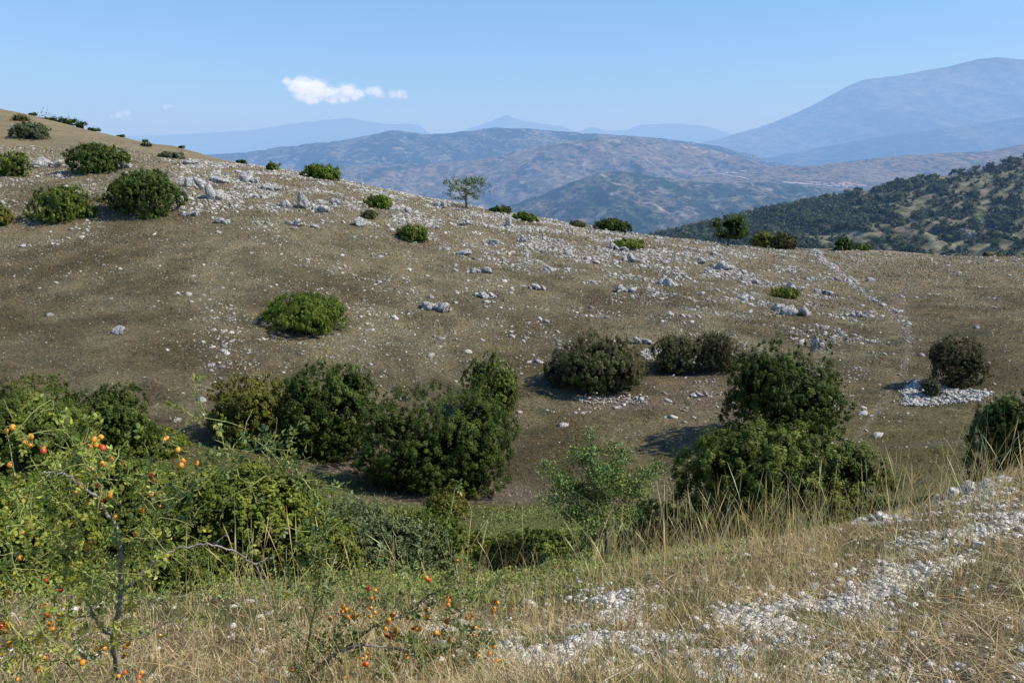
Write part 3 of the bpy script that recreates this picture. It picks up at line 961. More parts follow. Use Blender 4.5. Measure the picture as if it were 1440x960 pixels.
G_N = 'shrubs in the gully below the crest'
bush('wide bright green shrub in the gully behind the rose bush', 330, 848, 235, 165, 'bright', G_N, Y=7.6, lobes=22, leaf=.05, depth=.7)
bush('left gully shrub under the dark left edge bush', 110, 800, 250, 150, 'green', G_N, Y=9.5, lobes=20, leaf=.055, depth=.6)
bush('grass green shrub at the left edge of the gully', 15, 860, 170, 150, 'bright', G_N, Y=6.6, lobes=16, leaf=.045, depth=.6)
bush('dark low shrub in the gully left of the thorny cane', 420, 780, 100, 70, 'green', G_N, Y=13, lobes=12, leaf=.05)
bush('pale bluish green weedy shrub in the gully centre', 540, 850, 180, 80, 'weed', G_N, Y=9, lobes=16, leaf=.045, depth=.6, spiky=.3)
bush('small yellow green shrub below the largest dark bush', 625, 745, 60, 42, 'yellow', G_N, Y=22, lobes=8)
bush('low green shrub right of the weedy gully shrub', 665, 800, 130, 55, 'bright', G_N, Y=11, lobes=12, leaf=.055, open_=.35)
bush('sparse low shrub near the foot of the slender tree', 760, 800, 110, 50, 'green', G_N, Y=12.5, lobes=10, leaf=.05, open_=.35)
bush('small leafy shrub right of the slender tree', 925, 770, 90, 90, 'green', G_N, Y=12, lobes=9, leaf=.05, open_=.3)


bush('broad leafy green shrub in the gully, directly under the yellowing bush', 290, 780, 200, 110, 'green', G_N, Y=11, lobes=18, leaf=.05, depth=.7, spiky=.3)
bush('yellow green shrub in the gully touching the tall thorny cane', 425, 850, 120, 95, 'bright', G_N, Y=8.2, lobes=12, leaf=.042, depth=.7, spiky=.4)
bush('fine leaved grey green shrub just right of the thorny cane', 495, 800, 90, 75, 'weed', G_N, Y=11.5, lobes=11, leaf=.045, spiky=.5)
bush('low spreading green shrub at the foot of the grey stemmed rose', 215, 880, 130, 80, 'green', G_N, Y=6.4, lobes=12, leaf=.036, spiky=.4)
bush('loose leafy shrub in the hollow below the foot path', 590, 790, 110, 60, 'green', G_N, Y=14, lobes=12, leaf=.05, open_=.4, spiky=.5)
bush('small yellowish shrub halfway between the weedy shrub and the slender tree', 715, 840, 90, 50, 'yellow', G_N, Y=9.5, lobes=9, leaf=.04, open_=.4, spiky=.5)


# slender young tree in the middle
def sapling():
    Y0 = 9.4
    g = on_ground(858, Y0)
    root = tag(empty('sapling', g), 'slender young tree with open leafy crown in the middle foreground', 'tree')
    def q(px, py, Y):
        return P(px, py, Y) - g
    base = np.array([0, 0, -.1])
    fork = q(852, 745, Y0); left = q(838, 705, Y0 + .1); top = q(830, 612, Y0 + .15)
    tr = np.concatenate([wiggle(base, fork, 5, .1), wiggle(fork, left, 5, .12)[1:], wiggle(left, top, 7, .12)[1:]])
    obj('trunk', mesh_np('trunk', *tube(tr, np.linspace(.035, .008, len(tr)), 7), M_BARK, None, True), root)
    ends = [(768, 655, -.1), (785, 668, .1), (790, 690, .1), (810, 640, .2), (800, 720, 0), (880, 640, .1), (872, 668, -.1), (905, 668, .1), (925, 655, .2), (900, 695, 0), (860, 628, .2),
            (815, 690, .3), (845, 660, -.3), (850, 700, .3), (770, 700, -.2), (822, 760, .2), (830, 735, -.2), (885, 722, .2), (868, 690, .4)]
    ps, cs = [], []
    for i, (a, b, dy) in enumerate(ends):
        e = q(a, b, Y0 + dy * 1.5 + .1)
        st = tr[min(len(tr) - 3, 4 + (i * 3) % (len(tr) - 5))]
        if b > 715: st = tr[4]
        pth = wiggle(st, e, 6, .22)
        ps.append(tube(pth, np.linspace(.012, .003, 6), 4))
        for k in (2, 3, 4, 5): cs.append((pth[k], .13 if k > 3 else .08))
    for k in range(5, len(tr)): cs.append((tr[k], .12))
    obj('branches', mesh_np('branches', *join(ps), M_BARK), root)
    pp = []
    for c, s in cs:
        m = int(150 * (s / .12) ** 2)
        pp.append(c + RNG.normal(size=(m, 3)) * s * [.62, .6, .5])
    pp = np.concatenate(pp)
    tn = green_tint(len(pp), (.16, .225, .06), .30, .2)
    v, f, t = leaf_quads(pp, unit(RNG.normal(size=pp.shape) + [0, 0, .5]), RNG.uniform(.028, .06, len(pp)), tn, .5, .1)
    obj('crown', mesh_np('crown', v, f, M_LEAF, t), root)


sapling()

# ------------------------------------------------------------------ woods on the right hill
def tree_blob(seed, style, n=240):
    v, f, t, _, _ = make_foliage(1.0, 1.0, 1.05, n, .17, style, seed, lobes=5, low=.0, spread=.4)
    return v, f, t


TV = [tree_blob(500 + i, ['wood', 'wood', 'grey', 'wood', 'olive', 'wood'][i]) for i in range(6)]
TM = [mesh_np('wood_tree', v, f, M_LEAF, t) for v, f, t in TV]
hx, hy, hz = HX.ravel(), HY.ravel(), HZ.ravel()
hp = project(hx, hy, hz)
vis = (hy < 882) & (hp[0] > 840) & (hp[0] < 1600) & (hp[1] < 372)
cand = np.where(vis)[0]
rc = np.random.default_rng(5)
fm = fbm(hx / 28, hy / 40, 4, 71)
fm2 = fbm(hx / 9, hy / 12, 3, 77)


def wood_share(i):
    px, py = hp[0][i], hp[1][i]
    upper = 1.0 * np.exp(-((py - (hp_crest(px) + 20)) / 26) ** 2) * sstep(1320, 1180, px)
    bare = blob(px, py, 1390, 262, 70, 16) + blob(px, py, 1290, 290, 90, 8) + blob(px, py, 1180, 335, 60, 9) + .8 * blob(px, py, 1040, 312, 50, 6) + .7 * blob(px, py, 1320, 320, 60, 12)
    return np.clip(0.12 + upper * .45 - bare * .8 + (fm[i] - .5) * 1.5 + (fm2[i] - .5) * 2.0, .035, 1)


def hp_crest(px):
    return np.interp(px, [880, 930, 990, 1050, 1110, 1170, 1230, 1300, 1360, 1410, 1440, 1500], [341, 331, 318, 303, 291, 280, 266, 252, 243, 232, 222, 212])


picked = []
for i in rc.permutation(cand):
    if rc.random() < wood_share(i) * .95:
        picked.append(i)
    if len(picked) >= 7600: break
picked.sort(key=lambda i: hy[i])
stuffV, stuffF, stuffT, off = [], [], [], 0
cnt = 0
hillsize = rc.uniform(3.0, 8.2, len(picked))
order = np.argsort([-hillsize[k] / hy[i] if 960 < hp[0][i] < 1436 and hp[1][i] < 355 else 1 for k, i in enumerate(picked)])
for r_, k in enumerate(order):
    i = picked[k]
    j = int(rc.integers(6)); s_ = hillsize[k]; a_ = rc.random() * 6.28
    x_, y_ = hx[i] + rc.uniform(-2, 2), hy[i] + rc.uniform(-1.5, 1.5)
    if r_ < 290:
        o = bpy.data.objects.new('wood_tree', TM[j]); col.objects.link(o)
        o.location = (x_, y_, float(hz[i]) - .5); o.rotation_euler = (0, 0, a_); o.scale = (s_, s_, s_ * rc.uniform(.75, 1.05))
        tag(o, 'round dark green tree in the wood on the right hillside', 'tree', 'trees of the wood on the right hillside')
    else:
        v, f, t = TV[j]
        sel = rc.random(len(f)) < .45
        f = f[sel]
        vv = v[f.ravel()] * [s_, s_, s_ * rc.uniform(.7, 1.0)]
        ca, sa = math.cos(a_), math.sin(a_)
        c0 = vv.reshape(-1, 4, 3).mean(1).repeat(4, 0)
        vv = c0 + (vv - c0) * 1.45
        vv = np.stack([vv[:, 0] * ca - vv[:, 1] * sa + x_, vv[:, 0] * sa + vv[:, 1] * ca + y_, vv[:, 2] + hz[i] - .5], 1)
        stuffV.append(vv); stuffF.append(np.arange(len(vv)).reshape(-1, 4) + off); stuffT.append(t[f.ravel()] * rc.uniform(.7, 1.3)); off += len(vv)
tag(obj('woodland', mesh_np('woodland', np.concatenate(stuffV), np.concatenate(stuffF), M_LEAF, np.concatenate(stuffT))), kind='stuff')

# ------------------------------------------------------------------ rocks
def rock_np(seed, sub=3, sx=1.0, sy=1.0, sz=.7, planes=14, rough=.10):
    r = np.random.default_rng(seed)
    v, f = ICO[sub]
    nrm = unit(r.normal(size=(planes, 3)))
    dd = r.uniform(.50, .92, planes)
    dots = v @ nrm.T
    rad = np.where(dots > 1e-3, dd / np.maximum(dots, 1e-3), 9).min(1)
    rad = np.minimum(rad, 1.15)
    if rough:
        rad = rad * (1 + rough * (fbm(v[:, 0] * 2.5 + seed, v[:, 1] * 2.5 + v[:, 2] * 1.7, 4, seed) - .5) * 2)
    return v * rad[:, None] * [sx, sy, sz], f


def place_rock(label, px, py, wpx, hpx, group=None, Y=None, seed=None, spikes=1, cat='rock', name='rock', sub=4, mat=None, sink=.22):
    g = on_ground(px, Y) if Y else ground_hit(px, py + hpx * .45)
    mpp = (g[1] * CP - g[2] * SP) / F
    W = wpx * mpp / 2 * 1.12; Hh = hpx * mpp * .62
    seed = seed or int(px * 11 + py * 3)
    r = np.random.default_rng(seed)
    parts = []
    k = spikes
    if k == 1:
        v, f = rock_np(seed, 4, W, max(W * .8, Hh * .6), Hh, 11, .22)
        parts.append((v + [0, 0, Hh * (1 - 2 * sink)], f))
        k = 0
    for i in range(k * 4):
        a = r.uniform(-1, 1)
        big = i < k
        if big: a = ((i + .5) / k * 2 - 1) * .8 + r.normal() * .12
        wi = (W / k * r.uniform(.75, 1.9)) if big else W / k * r.uniform(.18, .6)
        wi = max(wi, .05)
        hi = Hh * (r.uniform(.35, 1.1) if big else r.uniform(.12, .5)) * (1 - .35 * abs(a))
        v, f = rock_np(seed + i * 7, 3, wi, wi * r.uniform(.6, 1), hi, 9, .22)
        an = r.normal() * .55
        x_, z_ = v[:, 0] * math.cos(an) - v[:, 2] * math.sin(an), v[:, 0] * math.sin(an) + v[:, 2] * math.cos(an)
        v = np.stack([x_, v[:, 1], z_], 1)
        parts.append((v + [a * W * .95, r.normal() * W * .22 if not big else r.normal() * W * .08, hi * (1 - 2 * sink) if big else hi * .3], f))
    v, f = join(parts)
    o = obj(name, mesh_np(name, v, f, mat or M_ROCK), None, g)
    tag(o, label, cat, group)
    return o


G_B = 'limestone outcrops along the ridge'
ROCKS = [
    ('long flat white rock ledge between the two left ridge bushes', 66, 229, 60, 11, 5),
    ('pale broken rock at the foot of the upper ridge bush', 172, 232, 30, 12, 3),
    ('largest grey white boulder right of the biggest ridge bush', 300, 268, 30, 26, 2),
    ('dark cleft grey rock leaning on the left of the largest boulder', 274, 252, 26, 24, 2),
    ('grey rock with a dark hollow above the largest boulder', 306, 249, 28, 17, 2),
    ('small whitish rock topping the boulder group', 264, 226, 20, 10, 2),
    ('jagged pale rock block at the upper edge of the ridge, right of the boulders', 350, 248, 30, 19, 3),
    ('flat whitish rock slab right of the jagged pale block', 386, 262, 26, 11, 2),
    ('tall upright grey rock standing in the ridge belt', 425, 280, 18, 27, 1),
    ('low grey rock left of the tall upright one', 398, 284, 24, 15, 3),
    ('white wedge shaped boulder with a dark shaded side', 413, 310, 24, 13, 2),
    ('grey jagged rock right of the tall upright one', 450, 289, 24, 17, 3),
    ('pale rock low in the belt right of the jagged one', 472, 279, 14, 16, 2),
    ('small grey pointed rock below the boulder group', 316, 308, 16, 13, 2),
    ('flat pale slab below the largest boulder', 266, 299, 28, 9, 3),
    ('square white boulder alone below the olive juniper clump', 504, 311, 18, 12, 1),
    ('lone white stone on the brown slope at left', 168, 464, 15, 10, 1),
    ('white rock beside the foot of the lone skyline tree', 620, 286, 24, 13, 2),
    ('low white slab on the skyline right beside the lone tree', 640, 291, 18, 8, 2),
    ('pale rock ledge right of the olive juniper clump', 562, 292, 30, 10, 4),
    ('pointed white rock in the belt right of the lone tree', 716, 313, 10, 14, 1),
    ('grey rock pair below the pointed white rock', 735, 334, 12, 12, 2),
    ('pale rock lump below the belt, left of the pointed rock', 655, 310, 20, 12, 2),
    ('white boulder just below the pale rock lump', 697, 340, 14, 9, 1),
    ('flat grey rock in the middle of the slope under the belt', 652, 354, 18, 8, 1),
    ('broken pale outcrop in the middle of the slope', 674, 376, 30, 16, 4),
    ('grey low outcrop, right of the middle broken one', 750, 402, 34, 8, 4),
    ('pale outcrop lower down, under the middle broken one', 680, 414, 34, 9, 4),
    ('flat scattered outcrop left of the lower pale one', 612, 428, 44, 16, 5),
    ('long dark rock slab below the right skyline tree', 1012, 374, 36, 9, 4),
    ('small dark boulder at the left end of the long slab', 987, 366, 12, 9, 1),
    ('pale outcrop under the creeping juniper by the skyline', 868, 346, 26, 12, 3),
    ('white rock row right below the creeping juniper', 886, 362, 28, 12, 3),
    ('pale rock row on the slope left of the long slab', 940, 396, 34, 12, 4),
    ('low white outcrop further left of the long slab', 878, 404, 28, 12, 3),
    ('large grey white boulder under the juniper patch', 1117, 433, 40, 20, 3),
    ('flat grey rock shelf above the large grey boulder', 1160, 409, 36, 9, 4),
    ('pale rock pile lower right of the large grey boulder', 1148, 480, 18, 20, 3),
    ('low rock at the lower left of the grey boulder', 1096, 432, 16, 9, 1),
    ('pale rock left of the flat rock shelf', 1115, 403, 30, 7, 3),
    ('white rocks at the upper end of the stony track', 1172, 388, 20, 12, 3),
    ('white rock at the notch of the skyline over the stony track', 1145, 356, 26, 6, 3),
    ('pale low rock left of the big dark bush', 985, 552, 26, 9, 3),
    ('white stone row right above the thin grey brown bush', 905, 478, 28, 9, 3),
    ('pale shattered rock at the right of the stony belt', 1205, 440, 20, 10, 3),
]
for lab, x, y, ww, hh, k in ROCKS:
    e_ = 1.02
    place_rock(lab, x, y, ww * e_, hh * e_, G_B, spikes=k)

# repeats: medium rocks of the belt and slope, individually
RM = [mesh_np('boulder', *rock_np(900 + i, 3, 1.0, .85, .62, 12, .14), M_ROCK) for i in range(9)]
r2 = np.random.default_rng(77)
cx = r2.uniform(-95, 75, 260000); cy = 17 + (r2.random(260000) ** .6) * 100
keep = np.abs(cx / cy) < .78
cx, cy = cx[keep], cy[keep]
cz = _base(cx, cy)
dn = stone_density(cx, cy, cz)
cpx, cpy = project(cx, cy, cz)
belt_like = dn > .62
acc = r2.random(len(cx)) < dn ** 1.2 * .03 * np.where(cpy < 430, 1, .25)
ids = np.where(acc & (cpx > 0) & (cpx < 1300))[0][:245]
for i in ids:
    far = cpy[i] < 360 + (cpx[i] - 500) * .12
    o = bpy.data.objects.new('rock', RM[int(r2.integers(9))]); col.objects.link(o)
    s_ = .20 + .42 * r2.random() ** 1.8 if far else .14 + .26 * r2.random() ** 2
    o.location = (cx[i], cy[i], float(H(cx[i], cy[i])) - s_ * .02)
    o.rotation_euler = (r2.normal() * .25, r2.normal() * .25, r2.random() * 6.28)
    o.scale = (s_, s_, s_ * r2.uniform(.6, 1.2))
    if far:
        tag(o, 'pale limestone rock lying in the stony belt below the skyline', 'rock', 'rocks of the stony belt')
    else:
        tag(o, 'small pale rock lying on the open slope below the stony belt', 'rock', 'rocks on the open slope')

# loose stones: one mass
def scatter_mesh(name, x, y, s, mat, sub_share=.15, lift=.15, bright=(.75, 1.25), seed=3):
    r = np.random.default_rng(seed)
    z = H(x, y)
    base = []
    ih = np.array([rock_np(1300 + i, 1, 1, .8, .55, 9, 0)[0] for i in range(12)])
    f1 = ICO[1][1]
    N = len(x)
    pick = r.integers(12, size=N)
    v = ih[pick] * s[:, None, None]
    a = r.random(N) * 6.28
    ca, sa = np.cos(a)[:, None], np.sin(a)[:, None]
    vx = v[:, :, 0] * ca - v[:, :, 1] * sa; vy = v[:, :, 0] * sa + v[:, :, 1] * ca
    tilt = r.normal(size=(N, 1)) * .3
    vz = v[:, :, 2] + vx * tilt
    V = np.stack([vx + x[:, None], vy + y[:, None], vz + (z + s * lift)[:, None]], -1).reshape(-1, 3)
    nv = ih.shape[1]
    Fc = (f1[None] + (np.arange(N) * nv)[:, None, None]).reshape(-1, 3)
    t = np.repeat(r.uniform(bright[0], bright[1], N), nv)[:, None] * np.array([1.0, .985, .94])
    return obj(name, mesh_np(name, V, Fc, mat, t))


cx = r2.uniform(-95, 80, 900000); cy = 17 + (r2.random(900000) ** .55) * 105
keep = np.abs(cx / cy) < .80
cx, cy = cx[keep], cy[keep]
cz = _base(cx, cy)
db = stone_density(cx, cy, cz, 'belt'); ds = stone_density(cx, cy, cz, 'special')
acc = r2.random(len(cx)) < db ** 1.3 * .34 + ds ** 1.2 * .40 + .003
tiny = (~acc) & (r2.random(len(cx)) < .030 + .34 * np.clip(np.maximum(db, ds) * 1.0, 0, 1) ** .8 * sstep(1320, 1200, project(cx, cy, cz)[0]))
ss = np.exp(r2.normal(size=len(cx)) * .75) * (.024 + .00064 * cy)
ss = np.where(tiny, np.exp(r2.normal(size=len(cx)) * .4) * (.018 + .00048 * cy), ss)
sel = acc | tiny
cx, cy, ss = cx[sel], cy[sel], ss[sel]
tag(scatter_mesh('loose_stones', cx, cy, np.clip(ss, .012, .42), M_STONE, lift=-.02, bright=(.5, 1.25), seed=4), kind='stuff')
print('loose stones', len(cx))


# stone heap on the field (clearance cairn) and the other heaps
def heap(label, poly, n, s, hgt=.25, seed=1):
    r = np.random.default_rng(seed)
    pts = np.array([ground_hit(a, b)[:2] for a, b in poly])
    lo, hi = pts.min(0), pts.max(0)
    q = r.uniform(lo, hi, (n * 6, 2))
    ins = np.zeros(len(q), bool)
    j = len(pts) - 1
    for i in range(len(pts)):
        xi, yi = pts[i]; xj, yj = pts[j]
        c = ((yi > q[:, 1]) != (yj > q[:, 1])) & (q[:, 0] < (xj - xi) * (q[:, 1] - yi) / (yj - yi + 1e-9) + xi)
        ins ^= c; j = i
    q = q[ins][:n]
    q = q + r.normal(size=q.shape) * np.where(r.random((len(q), 1)) < .25, .28, .07) * (1 if s > .07 else .8)
    cen = pts.mean(0)
    o = scatter_mesh('stone_heap', q[:, 0], q[:, 1], s * np.exp(r.normal(size=len(q)) * .35), M_STONE, lift=.6, bright=(.8, 1.3), seed=seed)
    return tag(o, label, 'stone heap', kind='stuff')


heap('triangular heap of white stones on the right field', [(1270, 570), (1272, 545), (1290, 535), (1335, 548), (1395, 552), (1380, 563), (1330, 568), (1290, 572)], 2400, .085, seed=21)
heap('small white stone heap left of the thin grey brown bush', [(900, 500), (905, 491), (930, 492), (932, 503), (915, 508)], 330, .08, seed=22)
heap('white stones spilled at the foot of the olive brown bush', [(800, 560), (850, 557), (912, 558), (910, 570), (870, 566), (830, 570)], 420, .06, seed=23)


# a crag on the wooded hillside
for k, (x, y, ww, hh, lab) in enumerate([(1372, 333, 26, 14, 'grey cliff face in the wood on the right hillside'), (1352, 328, 12, 12, 'small grey crag left of the wooded cliff face'), (1400, 331, 18, 9, 'low grey crag right of the wooded cliff face')]):
    m_ = int(np.argmin((hp[0] - x) ** 2 + (hp[1] - y) ** 2 + (hy > 882) * 1e6))
    mp_ = hy[m_] / F
    vv, ff = join([(rock_np(60 + k * 9 + i, 3, ww * mp_ / 4, 3, hh * mp_ * rc.uniform(.5, .8), 10, .2)[0] + [(i - 1.5) * ww * mp_ / 4, rc.normal() * 2, 0], ICO[3][1]) for i in range(4)])
    tag(obj('crag', mesh_np('crag', vv, ff, mat_rock('crag_rock', (.34, .33, .33), (.12, .12, .12), .35)), None, (hx[m_], hy[m_], hz[m_])), lab, 'crag', 'crags on the wooded hillside')

# ------------------------------------------------------------------ near slope: white stone ribs, grass
fg = [('pointed white rock at the top of the pile by the right edge bush', 1352, 680, 18, 22, 1), ('broad pale rock in the pile by the right edge bush', 1384, 694, 44, 24, 3),
      ('cracked white rock at the left foot of the right pile', 1345, 704, 36, 16, 3), ('low pale rock at the right end of the right pile', 1415, 692, 34, 14, 2),
      ('white rock ledge in dry grass below the bright green bush', 1262, 728, 44, 10, 3), ('small white rock at the left end of the dry grass ledge', 1228, 738, 22, 12, 2)]
for lab, x, y, ww, hh, k in fg:
    place_rock(lab, x, y, ww, hh, 'white rocks on the near crest', Y=7.9 if x > 1300 else 7.2, spikes=k, mat=M_NEARST, sink=.12)
r4 = np.random.default_rng(91)


N = 560000
cy = np.exp(r4.uniform(math.log(1.9), math.log(12), N)); cx = cy * r4.uniform(-.9, 1.3, N)
d = rib_density(cx, cy)
acc = r4.random(N) < np.clip(d, 0, 1) ** 1.3 * .50 + .008
cx, cy = cx[acc], cy[acc]
sz = np.exp(r4.normal(size=len(cx)) * .75) * (.0045 + .00125 * cy)
tag(scatter_mesh('gravel', cx, cy, np.clip(sz, .004, .052), mat_rock('near_gravel', (.78, .73, .64), (.44, .40, .34), 25.0, True, (.30, .46)), lift=.02, bright=(.75, 1.3), seed=9), kind='stuff')
print('gravel', len(cx))
# larger individual stones in the rib
M_NEARST = mat_rock('near_limestone', (.70, .66, .59), (.34, .31, .27), 14.0, False, (.34, .48))
N = 6000
cy = np.exp(r4.uniform(math.log(2.2), math.log(8), N)); cx = cy * r4.uniform(-.3, .8, N)
d = rib_density(cx, cy)
SM = [mesh_np('near_stone', *rock_np(1900 + i, 3, 1, .8, .6, 12, .1), M_NEARST) for i in range(7)]
for i in np.where(r4.random(N) < d * .12)[0][:90]:
    o = bpy.data.objects.new('stone', SM[int(r4.integers(7))]); col.objects.link(o)
    s_ = r4.uniform(.015, .04) * (1 if cy[i] < 5 else 1.4)
    o.location = (cx[i], cy[i], float(H(cx[i], cy[i])) + s_ * .15); o.rotation_euler = (r4.normal() * .3, r4.normal() * .3, r4.random() * 6.28)
    o.scale = (s_, s_, s_ * r4.uniform(.6, 1.1))
    tag(o, 'white stone lying in the pale rubble strip through the near grass', 'stone', 'stones in the near rubble strip')


def blades(x, y, h, wd, lean, tint, seg=3, seed=1, head=0.0, z=None):
    """grass blades as narrow bent ribbons"""
    r = np.random.default_rng(seed)
    N = len(x)
    if z is None: z = H(x, y)
    a = r.random(N) * 6.28
    dx, dy = np.cos(a), np.sin(a)
    la = r.random(N) * 6.28
    lx, ly = np.cos(la) * lean, np.sin(la) * lean
    ts = np.linspace(0, 1, seg + 1)
    V = []
    for t in ts:
        wk = wd * (1 - t * .8)
        if head > 0 and t > .8: wk = wd * head
        if t == 1: wk = wd * .15
        cx_ = x + lx * h * t ** 1.7; cy_ = y + ly * h * t ** 1.7
        cz_ = z - .02 + h * (t - .35 * lean * t ** 2)
        V.append(np.stack([cx_ - dx * wk, cy_ - dy * wk, cz_], 1)); V.append(np.stack([cx_ + dx * wk, cy_ + dy * wk, cz_], 1))
    V = np.stack(V, 1)
    k = 2 * (seg + 1)
    base = (np.arange(N) * k)[:, None]
    Fc = np.concatenate([np.stack([base[:, 0] + 2 * i, base[:, 0] + 2 * i + 1, base[:, 0] + 2 * i + 3, base[:, 0] + 2 * i + 2], 1) for i in range(seg)])
    T = np.repeat(tint, k, 0)
    return V.reshape(-1, 3), Fc, T


def mixcol(n, cols, probs, var=.2, r=r4):
    c = np.minimum(np.array(cols) * np.array([1.2, 1.12, .98]), .78)[r.choice(len(cols), n, p=probs)]
    return np.clip(c * np.exp(r.normal(size=(n, 1)) * var), .005, .75)


# 1 short matted turf and litter on the near slope
N = 430000
cy = np.exp(r4.uniform(math.log(1.5), math.log(15), N)); cx = cy * r4.uniform(-1.15, 1.4, N)
pr = np.clip(1.0 - .85 * rib_density(cx, cy), .22, 1) * (.25 + 1.1 * sstep(.3, .6, fbm(cx / .6, cy / .6, 3, 12)))
acc = r4.random(N) < pr
cx, cy = cx[acc], cy[acc]
n_ = len(cx)
gl = sstep(.46, .60, fbm(cx / .7, cy / .7, 3, 14)) * .8 + sstep(8, 12, cy) * .3
col_ = mixcol(n_, [(.56, .44, .25), (.36, .27, .15), (.15, .11, .065), (.70, .59, .37)], [.3, .25, .2, .25])
grn = mixcol(n_, [(.13, .16, .045), (.10, .13, .04), (.17, .19, .075)], [.4, .3, .3])
qx, qy = project(cx, cy, _base(cx, cy))
gl = np.maximum(gl, .75 * green_zone(qx, qy, cy))
isg = (r4.random(n_) < np.clip(gl, 0, .9))[:, None]
v1 = blades(cx, cy, r4.uniform(.015, .07, n_) * (1 + .05 * cy), (.0012 + .00045 * cy) * r4.uniform(.7, 1.4, n_), r4.uniform(.2, 1.3, n_), np.where(isg, grn, col_), 2, 31)
# 2 medium dry grass
def clumped(N, ymin, ymax, umin, umax, fn, seedn, spread=.05, per=14):
    """tussocks: centres accepted by fn, blades round each"""
    m = N // per
    yy = np.exp(r4.uniform(math.log(ymin), math.log(ymax), m * 3)); xx = yy * r4.uniform(umin, umax, m * 3)
    a = r4.random(m * 3) < fn(xx, yy)
    xx, yy = xx[a][:m], yy[a][:m]
    k = np.repeat(np.arange(len(xx)), r4.poisson(per, len(xx)))
    return xx[k] + r4.normal(size=len(k)) * spread * (1 + .06 * yy[k]), yy[k] + r4.normal(size=len(k)) * spread * (1 + .06 * yy[k]), k


def f_mid(x, y):
    px, py = project(x, y, _base(x, y))
    return np.clip((.25 + .9 * sstep(.35, .6, fbm(x / 1.1, y / 1.1, 3, 91))) * (1 - 1.1 * np.clip(rib_density(x, y), 0, .9)), 0, 1)


cx, cy, k = clumped(40000, 1.7, 13, -1.15, 1.4, f_mid, 1)
n_ = len(cx)
ck = r4.random(k.max() + 1)[k]
col_ = mixcol(n_, [(.64, .49, .25), (.48, .35, .17), (.26, .18, .10), (.74, .63, .38)], [.35, .25, .2, .2])
grn = mixcol(n_, [(.15, .19, .06), (.20, .22, .09)], [.6, .4])
hk = r4.uniform(.55, 1.2, k.max() + 1)[k]
v2 = blades(cx, cy, r4.uniform(.04, .19, n_) * hk ** 1.5, (.0010 + .00042 * cy) * r4.uniform(.7, 1.3, n_), r4.uniform(.15, .8, n_), np.where((ck < .24 + .45 * green_zone(*project(cx, cy, _base(cx, cy)), cy))[:, None], grn, col_), 3, 32)


# 3 tall straws with seed heads, thickest along the crest on the right
def f_tall(x, y):
    px, py = project(x, y, _base(x, y))
    d = .9 * blob(px, py, 1150, 790, 190, 50) + .8 * blob(px, py, 1020, 780, 100, 45) + .45 * blob(px, py, 930, 830, 110, 50) + .2 * blob(px, py, 800, 870, 120, 40)
    d = d + .5 * blob(px, py, 1330, 730, 120, 40) + .5 * blob(px, py, 1420, 700, 50, 50) + .25 * blob(px, py, 330, 880, 150, 40) + .1 + .25 * blob(px, py, 1250, 880, 200, 50)
    return np.clip(d * (.4 + sstep(.35, .6, fbm(x / .7, y / .7, 2, 93))), 0, 1)


cx, cy, k = clumped(4400, 2.3, 9.8, -.9, 1.25, f_tall, 2, .07, 5)
n_ = len(cx)
hk = np.exp(r4.normal(size=k.max() + 1) * .33)[k]
tall = sstep(3, 7, cy)
col_ = mixcol(n_, [(.68, .53, .27), (.60, .43, .19), (.76, .66, .40), (.42, .28, .12)], [.35, .3, .2, .15])
v3 = blades(cx, cy, (r4.uniform(.2, .42, n_) + tall * r4.uniform(0, .28, n_)) * hk, (.0008 + .00021 * cy) * r4.uniform(.7, 1.2, n_), r4.uniform(.05, .75, n_), col_, 5, 33, head=1.5)
# 4 a few very tall fescue stalks
cx, cy, k = clumped(420, 3.5, 9.0, -.45, .75, f_tall, 5, .12, 3)
n_ = len(cx)
v5 = blades(cx, cy, r4.uniform(.45, .95, n_), (.0009 + .00018 * cy) * r4.uniform(.8, 1.2, n_), r4.uniform(.05, .45, n_), mixcol(n_, [(.66, .54, .30), (.55, .42, .20)], [.6, .4]), 6, 38, head=1.9)
# 5 dead matted stems lying on the ground
N = 36000
cy = np.exp(r4.uniform(math.log(1.6), math.log(9), N)); cx = cy * r4.uniform(-1.1, 1.35, N)
acc = r4.random(N) < sstep(.42, .6, fbm(cx / .7, cy / .7, 3, 66))
cx, cy = cx[acc], cy[acc]; n_ = len(cx)
v6 = blades(cx, cy, r4.uniform(.05, .16, n_), (.0012 + .0004 * cy) * r4.uniform(.7, 1.4, n_), r4.uniform(1.8, 2.6, n_), mixcol(n_, [(.66, .54, .34), (.20, .14, .09), (.46, .34, .19), (.09, .065, .045)], [.28, .3, .25, .17]), 3, 39)
fv, ff, ft, off = [], [], [], 0
for v, f, t in (v1, v2, v3, v5, v6):
    fv.append(v); ff.append(f + off); ft.append(t); off += len(v)
tag(obj('dry_grass', mesh_np('dry_grass', np.concatenate(fv), np.concatenate(ff), M_GRASS, np.concatenate(ft))), kind='stuff')

